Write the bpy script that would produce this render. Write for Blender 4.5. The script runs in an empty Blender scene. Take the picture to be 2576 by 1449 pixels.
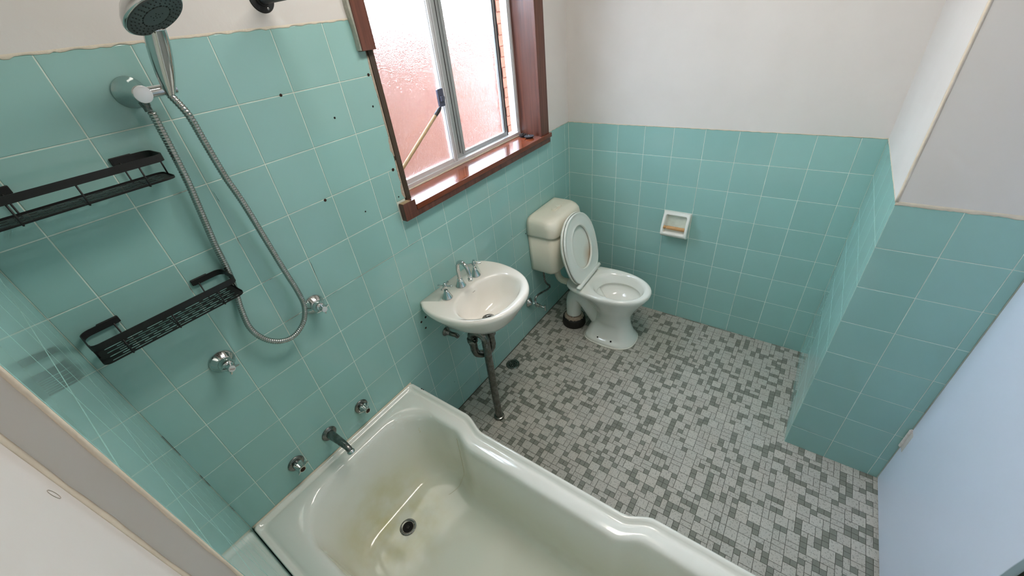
import bpy, bmesh, math, random
from mathutils import Vector, Matrix
from mathutils.noise import noise as mnoise
random.seed(7)
sc = bpy.context.scene
C = sc.collection
PI = math.pi

# ------------------------------------------------------------------ camera
CAM_R = ((0.56918242, -0.81603029, -0.10062768), (-0.51218856, -0.25616191, -0.81978287), (0.64319068, 0.51814635, -0.56376424))
cam_d = bpy.data.cameras.new('camera'); cam = bpy.data.objects.new('camera', cam_d); C.objects.link(cam)
r_, d_, f_ = [Vector(v) for v in CAM_R]
cm = Matrix((( r_[0], -d_[0], -f_[0], 0.05044), (r_[1], -d_[1], -f_[1], -1.22518), (r_[2], -d_[2], -f_[2], 1.80077), (0, 0, 0, 1)))
cam.matrix_world = cm
cam_d.sensor_fit = 'HORIZONTAL'; cam_d.sensor_width = 36
cam_d.lens = 1013.008 / 2576 * 36
cam_d.shift_x = (1288 - 1288.586) / 2576
cam_d.shift_y = (714.307 - 724.5) / 2576
cam_d.clip_start = 0.01
sc.camera = cam
# ------------------------------------------------------------------ world, lights, exposure
w = bpy.data.worlds.new('sky'); sc.world = w; w.use_nodes = True
bg = w.node_tree.nodes['Background']; bg.inputs[0].default_value = (0.69, 0.83, 1.0, 1); bg.inputs[1].default_value = 29.0
def area(name, loc, rot, sx, sy, power, col):
    l = bpy.data.lights.new(name, 'AREA'); l.shape = 'RECTANGLE'; l.size = sx; l.size_y = sy; l.energy = power; l.color = col
    o = bpy.data.objects.new(name, l); C.objects.link(o); o.location = loc; o.rotation_euler = rot; return o
area('ceiling_lamp_light', (1.12, -0.85, 2.53), (0, 0, 0), 1.0, 0.30, 18.5, (1.0, 0.92, 0.84))
sc.view_settings.view_transform = 'Standard'; sc.view_settings.look = 'None'
sc.view_settings.gamma = 1; sc.view_settings.use_curve_mapping = False
sc.view_settings.exposure = 0.0
sc.cycles.max_bounces = 10; sc.cycles.diffuse_bounces = 6; sc.cycles.glossy_bounces = 6; sc.cycles.transmission_bounces = 8
sc.cycles.sample_clamp_indirect = 0; sc.cycles.caustics_reflective = False

# ------------------------------------------------------------------ materials
def lin(c):
    return tuple(((x / 255) / 12.92 if x / 255 <= .04045 else ((x / 255 + .055) / 1.055) ** 2.4) for x in c) + (1,)
def mat(name, col, rough=.5, metal=0.0, var=0.0, nscale=8.0, bump=0.0, bscale=60.0, ior=1.5, coat=0.0, objvar=0.0, rvar=0.0, spec=.5):
    m = bpy.data.materials.new(name); m.use_nodes = True
    nt = m.node_tree; N = nt.nodes; L = nt.links; b = N['Principled BSDF']
    b.inputs['Roughness'].default_value = rough; b.inputs['Metallic'].default_value = metal; b.inputs['IOR'].default_value = ior
    b.inputs['Coat Weight'].default_value = coat; b.inputs['Coat Roughness'].default_value = .06
    b.inputs['Specular IOR Level'].default_value = spec
    c = lin(col); tc = N.new('ShaderNodeTexCoord')
    hs = N.new('ShaderNodeHueSaturation'); hs.inputs['Color'].default_value = c
    L.new(hs.outputs[0], b.inputs['Base Color'])
    nz = N.new('ShaderNodeTexNoise'); nz.inputs['Scale'].default_value = nscale; nz.inputs['Detail'].default_value = 4
    geo = N.new('ShaderNodeNewGeometry'); L.new(geo.outputs['Position'], nz.inputs['Vector'])
    mr = N.new('ShaderNodeMapRange'); mr.inputs['From Min'].default_value = .3; mr.inputs['From Max'].default_value = .7
    mr.inputs['To Min'].default_value = 1 - var; mr.inputs['To Max'].default_value = 1 + var
    L.new(nz.outputs[0], mr.inputs['Value'])
    if objvar:
        oi = N.new('ShaderNodeObjectInfo'); mm = N.new('ShaderNodeMapRange')
        mm.inputs['To Min'].default_value = 1 - objvar; mm.inputs['To Max'].default_value = 1 + objvar
        L.new(oi.outputs['Random'], mm.inputs['Value'])
        mu = N.new('ShaderNodeMath'); mu.operation = 'MULTIPLY'
        L.new(mr.outputs[0], mu.inputs[0]); L.new(mm.outputs[0], mu.inputs[1]); L.new(mu.outputs[0], hs.inputs['Value'])
    else:
        L.new(mr.outputs[0], hs.inputs['Value'])
    if rvar:
        r2 = N.new('ShaderNodeMapRange'); r2.inputs['To Min'].default_value = rough - rvar; r2.inputs['To Max'].default_value = rough + rvar
        L.new(nz.outputs[0], r2.inputs['Value']); L.new(r2.outputs[0], b.inputs['Roughness'])
    if bump:
        n2 = N.new('ShaderNodeTexNoise'); n2.inputs['Scale'].default_value = bscale; n2.inputs['Detail'].default_value = 3
        L.new(geo.outputs['Position'], n2.inputs['Vector'])
        bp = N.new('ShaderNodeBump'); bp.inputs['Strength'].default_value = bump; bp.inputs['Distance'].default_value = .002
        L.new(n2.outputs[0], bp.inputs['Height']); L.new(bp.outputs[0], b.inputs['Normal'])
    m['hs'] = 1
    return m
def nodes(m): return m.node_tree.nodes, m.node_tree.links, m.node_tree.nodes['Principled BSDF']

M = {}
M['tile'] = mat('glazed_green_tile', (147, 189, 184), .09, var=.02, nscale=5, objvar=.025, bump=.02, bscale=14, ior=1.5, rvar=.03)
M['grout'] = mat('pale_grout', (216, 226, 216), .8, var=.10, nscale=30)
M['plaster'] = mat('painted_plaster', (213, 209, 205), .62, var=.02, nscale=7, bump=.22, bscale=55)
M['plaster_edge'] = mat('cream_paint_edge', (226, 214, 196), .55, var=.06, nscale=40, bump=.3, bscale=160)
M['ceiling'] = mat('ceiling_paint', (228, 226, 220), .7, var=.01)
M['floor_grout'] = mat('floor_grout', (82, 83, 77), .85, var=.12, nscale=20)
M['floor_dark'] = mat('sage_floor_tile', (124, 128, 118), .42, var=.06, nscale=25, objvar=.06, bump=.15, bscale=200)
M['porcelain'] = mat('white_porcelain', (226, 228, 222), .12, var=.01, nscale=3, coat=.3)
M['basin'] = mat('ivory_porcelain', (232, 229, 221), .12, var=.015, nscale=4, coat=.3)
M['cistern'] = mat('aged_ivory_plastic', (226, 222, 206), .34, var=.03, nscale=9)
M['seat'] = mat('white_plastic', (222, 226, 220), .3, var=.015, nscale=8)
M['chrome'] = mat('polished_chrome', (205, 208, 208), .09, 1.0, var=.03, nscale=60, rvar=.04)
M['dull'] = mat('tarnished_chrome', (128, 130, 128), .28, 1.0, var=.2, nscale=70, rvar=.12)
M['pipe'] = mat('dull_waste_pipe', (122, 126, 122), .27, 1.0, var=.22, nscale=50, rvar=.1)
M['black'] = mat('black_powder_coat', (14, 14, 15), .5, var=.05, bump=.1, bscale=400)
M['dark'] = mat('dark_hole', (10, 10, 10), .9)
M['rust'] = mat('rusty_hole', (48, 26, 16), .9, var=.2)
M['rubber'] = mat('black_rubber', (34, 34, 38), .55, var=.05)
M['bitumen'] = mat('black_bitumen_collar', (22, 19, 17), .6, var=.3, bump=.5, bscale=80)
M['mortar'] = mat('crumbly_mortar', (168, 152, 136), .9, var=.18, nscale=90, bump=.8, bscale=200)
M['chip'] = mat('chipped_plaster', (176, 160, 144), .9, var=.15, nscale=120, bump=.6, bscale=220)
M['greyface'] = mat('shower_face_grey', (62, 68, 68), .45, var=.04)
M['nozzle'] = mat('nozzle_rubber', (44, 48, 48), .5)
M['alu'] = mat('white_aluminium', (214, 216, 218), .32, .25, var=.02, nscale=30)
M['alu_grey'] = mat('grey_aluminium', (166, 172, 172), .35, .35, var=.04, nscale=40)
M['sealant'] = mat('beige_sealant', (188, 178, 160), .7, var=.12, nscale=60, bump=.4, bscale=120)
M['seal'] = mat('dark_window_gasket', (38, 38, 42), .6)
M['door'] = mat('white_door_paint', (208, 216, 232), .3, var=.012, nscale=3, bump=.05, bscale=30)
M['hinge'] = mat('painted_hinge', (205, 200, 198), .4, var=.05, nscale=80)
M['dowel'] = mat('pale_dowel', (176, 150, 112), .5, var=.08, nscale=60)
M['roller'] = mat('wood_roller', (190, 146, 98), .55, var=.1, nscale=70)
M['lock'] = mat('grey_window_lock', (86, 90, 108), .35, .4, var=.05)
M['oldpaint'] = mat('flaking_grey_paint', (178, 176, 164), .7, var=.15, nscale=90, bump=.7, bscale=120)
M['brick'] = mat('outside_brick', (82, 52, 42), .95, spec=0.0, var=.12, nscale=20, objvar=.1)
M['ground'] = mat('outside_paving', (84, 66, 58), .95, spec=0.0, var=.1, nscale=3)
M['clear'] = mat('drip_stain_brown', (205, 198, 168), .3)
M['ringmark'] = mat('faint_ring_mark', (178, 170, 160), .7)
M['red'] = mat('red_dot', (150, 60, 50), .5)
M['caulk'] = mat('white_caulk', (226, 226, 216), .5, var=.05, nscale=80, bump=.5, bscale=150)
M['gap_shade'] = mat('painted_gap_shade', (20, 18, 18), .9)

def wood(name, c0, c1, rough, axis):
    m = mat(name, c0, rough, coat=.25)
    N, L, b = nodes(m)
    geo = N.new('ShaderNodeNewGeometry'); mp = N.new('ShaderNodeMapping')
    s = [60, 60, 60]; s[axis] = 2.2; mp.inputs['Scale'].default_value = s
    L.new(geo.outputs['Position'], mp.inputs['Vector'])
    n = N.new('ShaderNodeTexNoise'); n.inputs['Scale'].default_value = 1.0; n.inputs['Detail'].default_value = 6; n.inputs['Roughness'].default_value = .65
    L.new(mp.outputs[0], n.inputs['Vector'])
    cr = N.new('ShaderNodeValToRGB'); cr.color_ramp.elements[0].color = lin(c0); cr.color_ramp.elements[1].color = lin(c1)
    cr.color_ramp.elements[0].position = .32; cr.color_ramp.elements[1].position = .68
    L.new(n.outputs[0], cr.inputs[0]); L.new(cr.outputs[0], b.inputs['Base Color'])
    bp = N.new('ShaderNodeBump'); bp.inputs['Strength'].default_value = .15; bp.inputs['Distance'].default_value = .001
    L.new(n.outputs[0], bp.inputs['Height']); L.new(bp.outputs[0], b.inputs['Normal'])
    return m
M['wood_v'] = wood('red_brown_timber_upright', (68, 36, 27), (112, 66, 50), .35, 2)
M['wood_h'] = wood('red_brown_timber_sill', (84, 38, 22), (132, 66, 40), .15, 0)
M['wood_dark'] = wood('dark_raw_timber', (50, 40, 30), (76, 60, 42), .6, 2)
M['wood_cut'] = wood('sawn_timber_end', (150, 128, 98), (178, 156, 124), .8, 1)

def speckle(name, base):
    m = mat(name, base, .45, objvar=.06)
    N, L, b = nodes(m)
    geo = N.new('ShaderNodeNewGeometry')
    n1 = N.new('ShaderNodeTexNoise'); n1.inputs['Scale'].default_value = 150; n1.inputs['Detail'].default_value = 5
    L.new(geo.outputs['Position'], n1.inputs['Vector'])
    r1 = N.new('ShaderNodeMapRange'); r1.inputs['From Min'].default_value = .54; r1.inputs['From Max'].default_value = .63
    r1.inputs['To Min'].default_value = 0; r1.inputs['To Max'].default_value = .5
    L.new(n1.outputs[0], r1.inputs['Value'])
    n2 = N.new('ShaderNodeTexNoise'); n2.inputs['Scale'].default_value = 7; L.new(geo.outputs['Position'], n2.inputs['Vector'])
    mx0 = N.new('ShaderNodeMix'); mx0.data_type = 'RGBA'; mx0.inputs['A'].default_value = lin(base); mx0.inputs['B'].default_value = lin((base[0] + 4, base[1] - 4, base[2] - 7))
    L.new(n2.outputs[0], mx0.inputs['Factor'])
    mx = N.new('ShaderNodeMix'); mx.data_type = 'RGBA'; mx.inputs['B'].default_value = lin((96, 98, 90))
    L.new(mx0.outputs['Result'], mx.inputs['A']); L.new(r1.outputs[0], mx.inputs['Factor'])
    hs = [n for n in N if n.type == 'HUE_SAT'][0]; L.new(mx.outputs['Result'], hs.inputs['Color'])
    return m
M['floor_light'] = speckle('speckled_floor_tile', (178, 180, 173))

# bath enamel, stained yellow round the waste
m = M['bath'] = mat('bath_enamel', (214, 215, 200), .12, coat=.4)
N, L, b = nodes(m)
geo = N.new('ShaderNodeNewGeometry')
vd = N.new('ShaderNodeVectorMath'); vd.operation = 'DISTANCE'; vd.inputs[1].default_value = (.34, -.235, .12)
L.new(geo.outputs['Position'], vd.inputs[0])
r1 = N.new('ShaderNodeMapRange'); r1.inputs['From Min'].default_value = .05; r1.inputs['From Max'].default_value = .26; r1.inputs['To Min'].default_value = 1; r1.inputs['To Max'].default_value = 0
L.new(vd.outputs['Value'], r1.inputs['Value'])
n1 = N.new('ShaderNodeTexNoise'); n1.inputs['Scale'].default_value = 9; n1.inputs['Detail'].default_value = 4; L.new(geo.outputs['Position'], n1.inputs['Vector'])
r2 = N.new('ShaderNodeMapRange'); r2.inputs['From Min'].default_value = .35; r2.inputs['From Max'].default_value = .7
L.new(n1.outputs[0], r2.inputs['Value'])
mu = N.new('ShaderNodeMath'); mu.operation = 'MULTIPLY'; L.new(r1.outputs[0], mu.inputs[0]); L.new(r2.outputs[0], mu.inputs[1])
sx = N.new('ShaderNodeSeparateXYZ'); L.new(geo.outputs['Position'], sx.inputs[0])
r3 = N.new('ShaderNodeMapRange'); r3.inputs['From Min'].default_value = .36; r3.inputs['From Max'].default_value = .2; r3.inputs['To Min'].default_value = 0; r3.inputs['To Max'].default_value = 1
L.new(sx.outputs['Z'], r3.inputs['Value'])
mxa = N.new('ShaderNodeMix'); mxa.data_type = 'RGBA'; mxa.inputs['A'].default_value = lin((228, 229, 223)); mxa.inputs['B'].default_value = lin((218, 219, 206))
L.new(r3.outputs[0], mxa.inputs['Factor'])
mxb = N.new('ShaderNodeMix'); mxb.data_type = 'RGBA'; mxb.inputs['B'].default_value = lin((196, 190, 138))
L.new(mxa.outputs['Result'], mxb.inputs['A']); L.new(mu.outputs[0], mxb.inputs['Factor'])
L.new(mxb.outputs['Result'], b.inputs['Base Color'])

# patterned obscure glass
m = M['glass'] = bpy.data.materials.new('obscure_glass'); m.use_nodes = True
N, L, b = nodes(m)
b.inputs['Base Color'].default_value = (1, .985, .975, 1); b.inputs['Transmission Weight'].default_value = 1.0; b.inputs['Roughness'].default_value = .27; b.inputs['IOR'].default_value = 1.5
geo = N.new('ShaderNodeNewGeometry')
n1 = N.new('ShaderNodeTexNoise'); n1.inputs['Scale'].default_value = 130; n1.inputs['Detail'].default_value = 2; n1.inputs['Distortion'].default_value = 1.2
L.new(geo.outputs['Position'], n1.inputs['Vector'])
bp = N.new('ShaderNodeBump'); bp.inputs['Strength'].default_value = .6; bp.inputs['Distance'].default_value = .002
L.new(n1.outputs[0], bp.inputs['Height']); L.new(bp.outputs[0], b.inputs['Normal'])
# corrugated shower hose
m = M['hose'] = mat('hose_steel', (170, 174, 172), .22, 1.0)

# ------------------------------------------------------------------ mesh helpers
def new_obj(name, me, m=None, parent=None, smooth=False, label=None, cat=None, group=None, kind=None):
    o = bpy.data.objects.new(name, me); C.objects.link(o)
    if m is not None and len(me.materials) == 0:
        for k in (m if isinstance(m, (list, tuple)) else [m]): me.materials.append(k)
    if parent is not None: o.parent = parent
    if smooth:
        for p in me.polygons: p.use_smooth = True
    tag(o, label, cat, group, kind)
    return o
def tag(o, label=None, cat=None, group=None, kind=None):
    if label: o['label'] = label
    if cat: o['category'] = cat
    if group: o['group'] = group
    if kind: o['kind'] = kind
    return o
def empty(name, loc, label=None, cat=None, group=None, kind=None):
    o = bpy.data.objects.new(name, None); C.objects.link(o); o.location = loc; o.empty_display_size = .05
    tag(o, label, cat, group, kind); return o
def rel(o, par):
    """keep world placement of o (meshes are built in world space) under a parent Empty that stands elsewhere"""
    o.parent = par; o.location = o.location - par.location; return o
class MB:
    def __init__(s): s.v = []; s.f = []; s.mi = []
    def add(s, v, f, mi=0):
        k = len(s.v); s.v += [tuple(x) for x in v]; s.f += [tuple(i + k for i in q) for q in f]; s.mi += [mi] * len(f)
    def box(s, x0, x1, y0, y1, z0, z1, mi=0):
        v = [(x, y, z) for z in (z0, z1) for y in (y0, y1) for x in (x0, x1)]
        s.add(v, [(0, 2, 3, 1), (4, 5, 7, 6), (0, 1, 5, 4), (2, 6, 7, 3), (0, 4, 6, 2), (1, 3, 7, 5)], mi)
    def loft(s, rings, cap0=False, cap1=False, closed=True, mi=0):
        n = len(rings[0]); k = len(s.v)
        for r in rings: s.v += [tuple(p) for p in r]
        m_ = n if closed else n - 1
        for a in range(len(rings) - 1):
            for i in range(m_):
                j = (i + 1) % n
                s.f.append((k + a * n + i, k + a * n + j, k + (a + 1) * n + j, k + (a + 1) * n + i)); s.mi.append(mi)
        if cap0: s.f.append(tuple(k + i for i in range(n))[::-1]); s.mi.append(mi)
        if cap1: s.f.append(tuple(k + (len(rings) - 1) * n + i for i in range(n))); s.mi.append(mi)
    def tube(s, pts, r, seg=12, caps=True, mi=0, flat=None):
        pts = [Vector(p) for p in pts]; n = len(pts)
        rs = r if isinstance(r, (list, tuple)) else [r] * n
        up = None; rings = []
        for i, p in enumerate(pts):
            t = (pts[min(i + 1, n - 1)] - pts[max(i - 1, 0)]).normalized()
            if up is None:
                up = Vector((0, 0, 1)) if abs(t.z) < .9 else Vector((0, 1, 0))
            u = (up - t * up.dot(t)).normalized(); vv = t.cross(u); up = u
            a, c = (rs[i], rs[i]) if flat is None else flat
            if flat is not None:   # strip: u along world z as far as it goes
                u = (Vector((0, 0, 1)) - t * t.z).normalized(); vv = t.cross(u)
                rings.append([p + u * (a * sx_) + vv * (c * sy_) for sx_, sy_ in ((1, 1), (1, -1), (-1, -1), (-1, 1))])
            else:
                rings.append([p + u * (a * math.cos(2 * PI * k / seg)) + vv * (c * math.sin(2 * PI * k / seg)) for k in range(seg)])
        s.loft(rings, caps, caps, mi=mi)
    def lathe(s, prof, o, ax, seg=28, cap0=True, cap1=True, mi=0):
        ax = Vector(ax).normalized(); o = Vector(o)
        u = ax.orthogonal().normalized(); vv = ax.cross(u)
        s.loft([[o + ax * h + u * (max(r, 1e-5) * math.cos(2 * PI * k / seg)) + vv * (max(r, 1e-5) * math.sin(2 * PI * k / seg)) for k in range(seg)] for r, h in prof], cap0, cap1, mi=mi)
    def mesh(s, name='m'):
        me = bpy.data.meshes.new(name); me.from_pydata(s.v, [], s.f)
        if any(s.mi): me.polygons.foreach_set('material_index', s.mi)
        bm = bmesh.new(); bm.from_mesh(me); bmesh.ops.recalc_face_normals(bm, faces=bm.faces); bm.to_mesh(me); bm.free()
        me.update(); return me
    def build(s, name, m, parent=None, smooth=False, bevel=0, auto=None, **kw):
        o = new_obj(name, s.mesh(name), m, parent, smooth, **kw)
        if bevel:
            bv = o.modifiers.new('bevel', 'BEVEL'); bv.width = bevel; bv.segments = 2; bv.limit_method = 'ANGLE'; bv.angle_limit = math.radians(40)
            for p in o.data.polygons: p.use_smooth = True
            wn = o.modifiers.new('wn', 'WEIGHTED_NORMAL'); wn.keep_sharp = True
        if auto is not None:
            for p in o.data.polygons: p.use_smooth = True
            try: o.data.set_sharp_from_angle(angle=math.radians(auto))
            except Exception: pass
        return o
def cat(pts, n=6, closed=False):
    """Catmull-Rom through pts"""
    P = [Vector(p) for p in pts]; out = []
    m_ = len(P); rng = range(m_ if closed else m_ - 1)
    for i in rng:
        if closed: a, b_, c, d = P[(i - 1) % m_], P[i], P[(i + 1) % m_], P[(i + 2) % m_]
        else: a, b_, c, d = P[max(i - 1, 0)], P[i], P[i + 1], P[min(i + 2, m_ - 1)]
        for k in range(n):
            t = k / n
            out.append(.5 * ((2 * b_) + (c - a) * t + (2 * a - 5 * b_ + 4 * c - d) * t * t + (3 * b_ - a - 3 * c + d) * t ** 3))
    if not closed: out.append(P[-1])
    return out
def smooth01(a, b_, x):
    t = max(0, min(1, (x - a) / (b_ - a))); return t * t * (3 - 2 * t)

# ------------------------------------------------------------------ room measures (metres; y = 0 is the tiled face of the window wall)
U = .154; G = .0008; ZC = 2.60
XF = 2.2911; YR = -1.4765; XG = 1.6152; YD = -1.815; YB = -1.835
X0 = .0879; ZT = 1.8194; ZF = 1.2034

_tc = {}
def tile_mesh(wd, h):
    key = (round(wd, 4), round(h, 4))
    if key in _tc: return _tc[key]
    t = G + .0002; e = .0010; b_ = .0004
    v = [(0, 0, 0), (wd, 0, 0), (wd, h, 0), (0, h, 0), (0, 0, t - b_), (wd, 0, t - b_), (wd, h, t - b_), (0, h, t - b_), (e, e, t), (wd - e, e, t), (wd - e, h - e, t), (e, h - e, t)]
    f = [(0, 1, 5, 4), (1, 2, 6, 5), (2, 3, 7, 6), (3, 0, 4, 7), (4, 5, 9, 8), (5, 6, 10, 9), (6, 7, 11, 10), (7, 4, 8, 11), (8, 9, 10, 11)]
    me = bpy.data.meshes.new('tile'); me.from_pydata(v, [], f); me.materials.append(M['tile']); _tc[key] = me
    return me
def put_tile(par, o, u, n, a0, a1, z0, z1, back):
    g = .0012
    me = tile_mesh(a1 - a0 - 2 * g, z1 - z0 - 2 * g)
    u = Vector(u); n = Vector(n); v = Vector((0, 0, 1))
    p = Vector(o) + u * (a0 + g) + v * (z0 + g) + n * (-G)
    t = bpy.data.objects.new('tile', me); C.objects.link(t); t.parent = par
    # tiny lift and tilt of hand-laid tiles
    t.matrix_world = Matrix(((u.x, v.x, n.x, p.x), (u.y, v.y, n.y, p.y), (u.z, v.z, n.z, p.z), (0, 0, 0, 1)))
    return t
def tile_field(par, o, u, n, xs, zs, holes=()):
    """xs, zs: joint positions; holes: (a0,a1,z0,z1) left free"""
    for a0, a1 in zip(xs[:-1], xs[1:]):
        if a1 - a0 < .006: continue
        for z0, z1 in zip(zs[:-1], zs[1:]):
            if z1 - z0 < .006: continue
            pcs = [(a0, a1, z0, z1)]
            for h in holes:
                nx = []
                for (p0, p1, q0, q1) in pcs:
                    if h[0] >= p1 or h[1] <= p0 or h[2] >= q1 or h[3] <= q0: nx.append((p0, p1, q0, q1)); continue
                    if h[0] > p0 + .004: nx.append((p0, h[0], q0, q1))
                    if h[1] < p1 - .004: nx.append((h[1], p1, q0, q1))
                    m0, m1 = max(p0, h[0]), min(p1, h[1])
                    if h[2] > q0 + .004: nx.append((m0, m1, q0, h[2]))
                    if h[3] < q1 - .004: nx.append((m0, m1, h[3], q1))
                pcs = nx
            for q in pcs:
                if q[1] - q[0] > .005 and q[3] - q[2] > .005: put_tile(par, o, u, n, *q, None)
rowsT = [0] + [ZT - k * U for k in range(11, -1, -1)]
rowsF = [0] + [ZF - k * U for k in range(7, -1, -1)]

def edge_bead(par, p0, p1, n, wd=.007, t=.003, amp=.0035, seed=0):
    """wavy run of old paint along the top edge of the tiles"""
    p0 = Vector(p0); p1 = Vector(p1); n = Vector(n); d = (p1 - p0); L_ = d.length; d.normalize()
    s_ = n.cross(d); 
    if s_.z < 0 or (abs(s_.z) < .1 and s_.x < 0): s_ = -s_
    k = max(6, int(L_ / .008)); rings = []
    for i in range(k + 1):
        q = p0 + d * (L_ * i / k)
        a = wd * .35 + amp * mnoise(Vector((i * .33, seed * 7.1, 0))) + amp * .5 * mnoise(Vector((i * 1.1, seed, 3)))
        c = wd + .3 * amp * mnoise(Vector((i * .2, seed, 9)))
        rings.append([q - s_ * a, q - s_ * (a * .6) + n * t, q + s_ * (c * .6) + n * t * .8, q + s_ * c + n * .0004, q + s_ * c - n * .002, q - s_ * a - n * .001])
    b_ = MB(); b_.loft(rings, True, True); return b_.build('paint_edge', M['plaster_edge'], par, smooth=True)

# ------------------------------------------------------------------ floor
fl = MB(); fl.box(-.2, 2.5, -2.1, .2, -.08, -.0012)
floor = fl.build('floor', M['floor_grout'], kind='structure')
q = .0222; FX0, FY1 = .62, -.004
nx, ny = int((XF - FX0) / q) + 1, int(1.83 / q) + 1
occ = [[0] * ny for _ in range(nx)]
def blocked(i, j):
    x = FX0 + (i + .5) * q; y = FY1 - (j + .5) * q
    return x - q / 2 > XG and y + q / 2 < YR
for i in range(nx):
    for j in range(ny):
        if blocked(i, j): occ[i][j] = 9
free = sum(1 for a in occ for b_ in a if b_ == 0)
pieces = []
def try_place(wd, h, need, mi):
    got = 0; tries = 0
    while got < need and tries < 60000:
        tries += 1
        i = random.randrange(nx - wd + 1); j = random.randrange(ny - h + 1)
        if any(occ[i + a][j + c] for a in range(wd) for c in range(h)): continue
        for a in range(wd):
            for c in range(h): occ[i + a][j + c] = 1
        pieces.append((i, j, wd, h, mi)); got += 1
try_place(2, 2, int(free * .44 / 4), 0)
try_place(2, 1, int(free * .165 / 2), 0); try_place(1, 2, int(free * .155 / 2), 0)
for i in range(nx):
    for j in range(ny):
        if occ[i][j] == 0:
            nb = sum(1 for a, b2 in ((i - 1, j), (i, j - 1), (i - 1, j - 1), (i - 2, j), (i, j - 2)) if a >= 0 and b2 >= 0 and occ[a][b2] == 2)
            k = 1 if nb >= 4 or (nb == 3 and random.random() < .5) else 2     # few dark ones lie together
            occ[i][j] = k
            pieces.append((i, j, 1, 1, k - 1))
camp = Vector((.05044, -1.22518, 1.80077))
def score(p):
    x = FX0 + (p[0] + p[2] / 2) * q; y = FY1 - (p[1] + p[3] / 2) * q
    v = Vector((x, y, 0)) - camp; dd = v.length; ff = v.dot(f_); px = v.dot(r_) / ff; py = v.dot(d_) / ff
    seen = ff > 0 and abs(px) < 1.27 and -0.7 < py < .73 and x > .76
    if seen and x < .80 + .0: seen = False
    # hidden behind the bath rim
    if seen:
        t = (.45 - 1.80077) / (0 - 1.80077); xx = camp.x + (x - camp.x) * t
        if xx < .75: seen = False
    return (p[2] * p[3] * abs(v.z) / dd ** 3) if seen else -1
pieces.sort(key=score, reverse=True)
fcache = {}
def fpiece(wd, h, mi):
    k = (wd, h, mi)
    if k not in fcache:
        g = .0008; X = wd * q - 2 * g; Y = h * q - 2 * g; e = .0008; t = .0012; b0 = .0006
        v = [(0, 0, 0), (X, 0, 0), (X, Y, 0), (0, Y, 0), (0, 0, b0), (X, 0, b0), (X, Y, b0), (0, Y, b0), (e, e, t), (X - e, e, t), (X - e, Y - e, t), (e, Y - e, t)]
        f = [(0, 1, 5, 4), (1, 2, 6, 5), (2, 3, 7, 6), (3, 0, 4, 7), (4, 5, 9, 8), (5, 6, 10, 9), (6, 7, 11, 10), (7, 4, 8, 11), (8, 9, 10, 11)]
        me = bpy.data.meshes.new('floor_tile'); me.from_pydata(v, [], f); me.materials.append(M['floor_light'] if mi == 0 else M['floor_dark'])
        fcache[k] = (me, v, f)
    return fcache[k]
rest = MB()
for n_, (i, j, wd, h, mi) in enumerate(pieces):
    me, v, f = fpiece(wd, h, mi)
    ox = FX0 + i * q + .0008; oy = FY1 - (j + h) * q + .0008
    if n_ < 298:
        t = bpy.data.objects.new('floor_tile', me); C.objects.link(t); t.location = (ox, oy, -.0012); t.parent = floor
    else:
        rest.add([(a + ox, b_ + oy, c - .0012) for a, b_, c in v], f, mi)
rest.build('small_floor_tiles', [M['floor_light'], M['floor_dark']], floor, kind='stuff')

# ------------------------------------------------------------------ walls and ceiling
WX0, WX1, WZ0, WZ1 = .985, 1.975, 1.186, 2.16      # window opening
b_ = MB()
b_.box(-.17, WX0, G, .19, 0, ZC); b_.box(WX1, XF + .15, G, .19, 0, ZC); b_.box(WX0, WX1, G, .19, 0, WZ0); b_.box(WX0, WX1, G, .19, WZ1, ZC)
wall_back = b_.build('wall_back', M['grout'], kind='structure')
b_ = MB(); b_.box(0, .962, -.0012, .004, ZT, ZC); b_.box(2.03, XF, -.0012, .004, ZF, ZC); b_.box(.962, 2.03, -.0012, .004, WZ1 + .06, ZC)
b_.build('plaster', M['plaster'], wall_back)
xs = [0] + [X0 + k * U for k in range(15)] + [XF]
tile_field(wall_back, (0, 0, 0), (1, 0, 0), (0, -1, 0), [x for x in xs if x <= XF], rowsT,
           holes=((.9815, 3, 1.237, 3), (.940, 2.040, 1.160, 1.2375), (1.9, 3, ZF, 3)))
edge_bead(wall_back, (0, -.0005, ZT), (.957, -.0005, ZT), (0, -1, 0), .0055, .0009, .0045, 1)
edge_bead(wall_back, (2.045, -.0005, ZF), (XF, -.0005, ZF), (0, -1, 0), .004, .0008, .003, 2)

b_ = MB(); b_.box(-.17, -G, -.813 + .0, 0.0015, 0, ZT); b_.box(-.17, -.0005, -.813, .0015, ZT, ZC); b_.box(-.17, -.029, -2.1, -.813, 0, ZC)
wall_left = b_.build('wall_left', [M['plaster']], kind='structure')
b_ = MB(); b_.box(-.01, -.0011, -.811, .001, .0, ZT); b_.build('grout', M['grout'], wall_left)
ys = [0, .043] + [.043 + U * k for k in range(1, 6)]; ys[-1] = .811
tile_field(wall_left, (0, 0, 0), (0, -1, 0), (1, 0, 0), ys, [.40] + [z for z in rowsT if z > .44])
for k, (xx, nn) in enumerate((((-.0015, -.814, 0), (0, -1, 0)), ((-.029, -.8135, 0), (0, -1, 0)))):
    rings = []
    for i in range(120):
        z = .5 + i * (ZC - .5) / 119; a = .0014 + .0008 * mnoise(Vector((z * 14, k * 5, 0))) + .0005 * mnoise(Vector((z * 50, k, 2)))
        x = xx[0]; y = xx[1]
        if k == 0: rings.append([(x + .0012, y + .004, z), (x + .0014, y - .0012, z), (x - a, y - .0014, z), (x - a * 1.6, y + .0004, z)])
        else: rings.append([(x + a * 2.4, y + .001, z), (x + a * 1.7, y - .0012, z), (x + .0008, y - .0035, z), (x - .0005, y - .0035, z)])
    e_ = MB(); e_.loft(rings, True, True); e_.build('paint_edge', M['plaster_edge'], wall_left, smooth=True)
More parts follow.
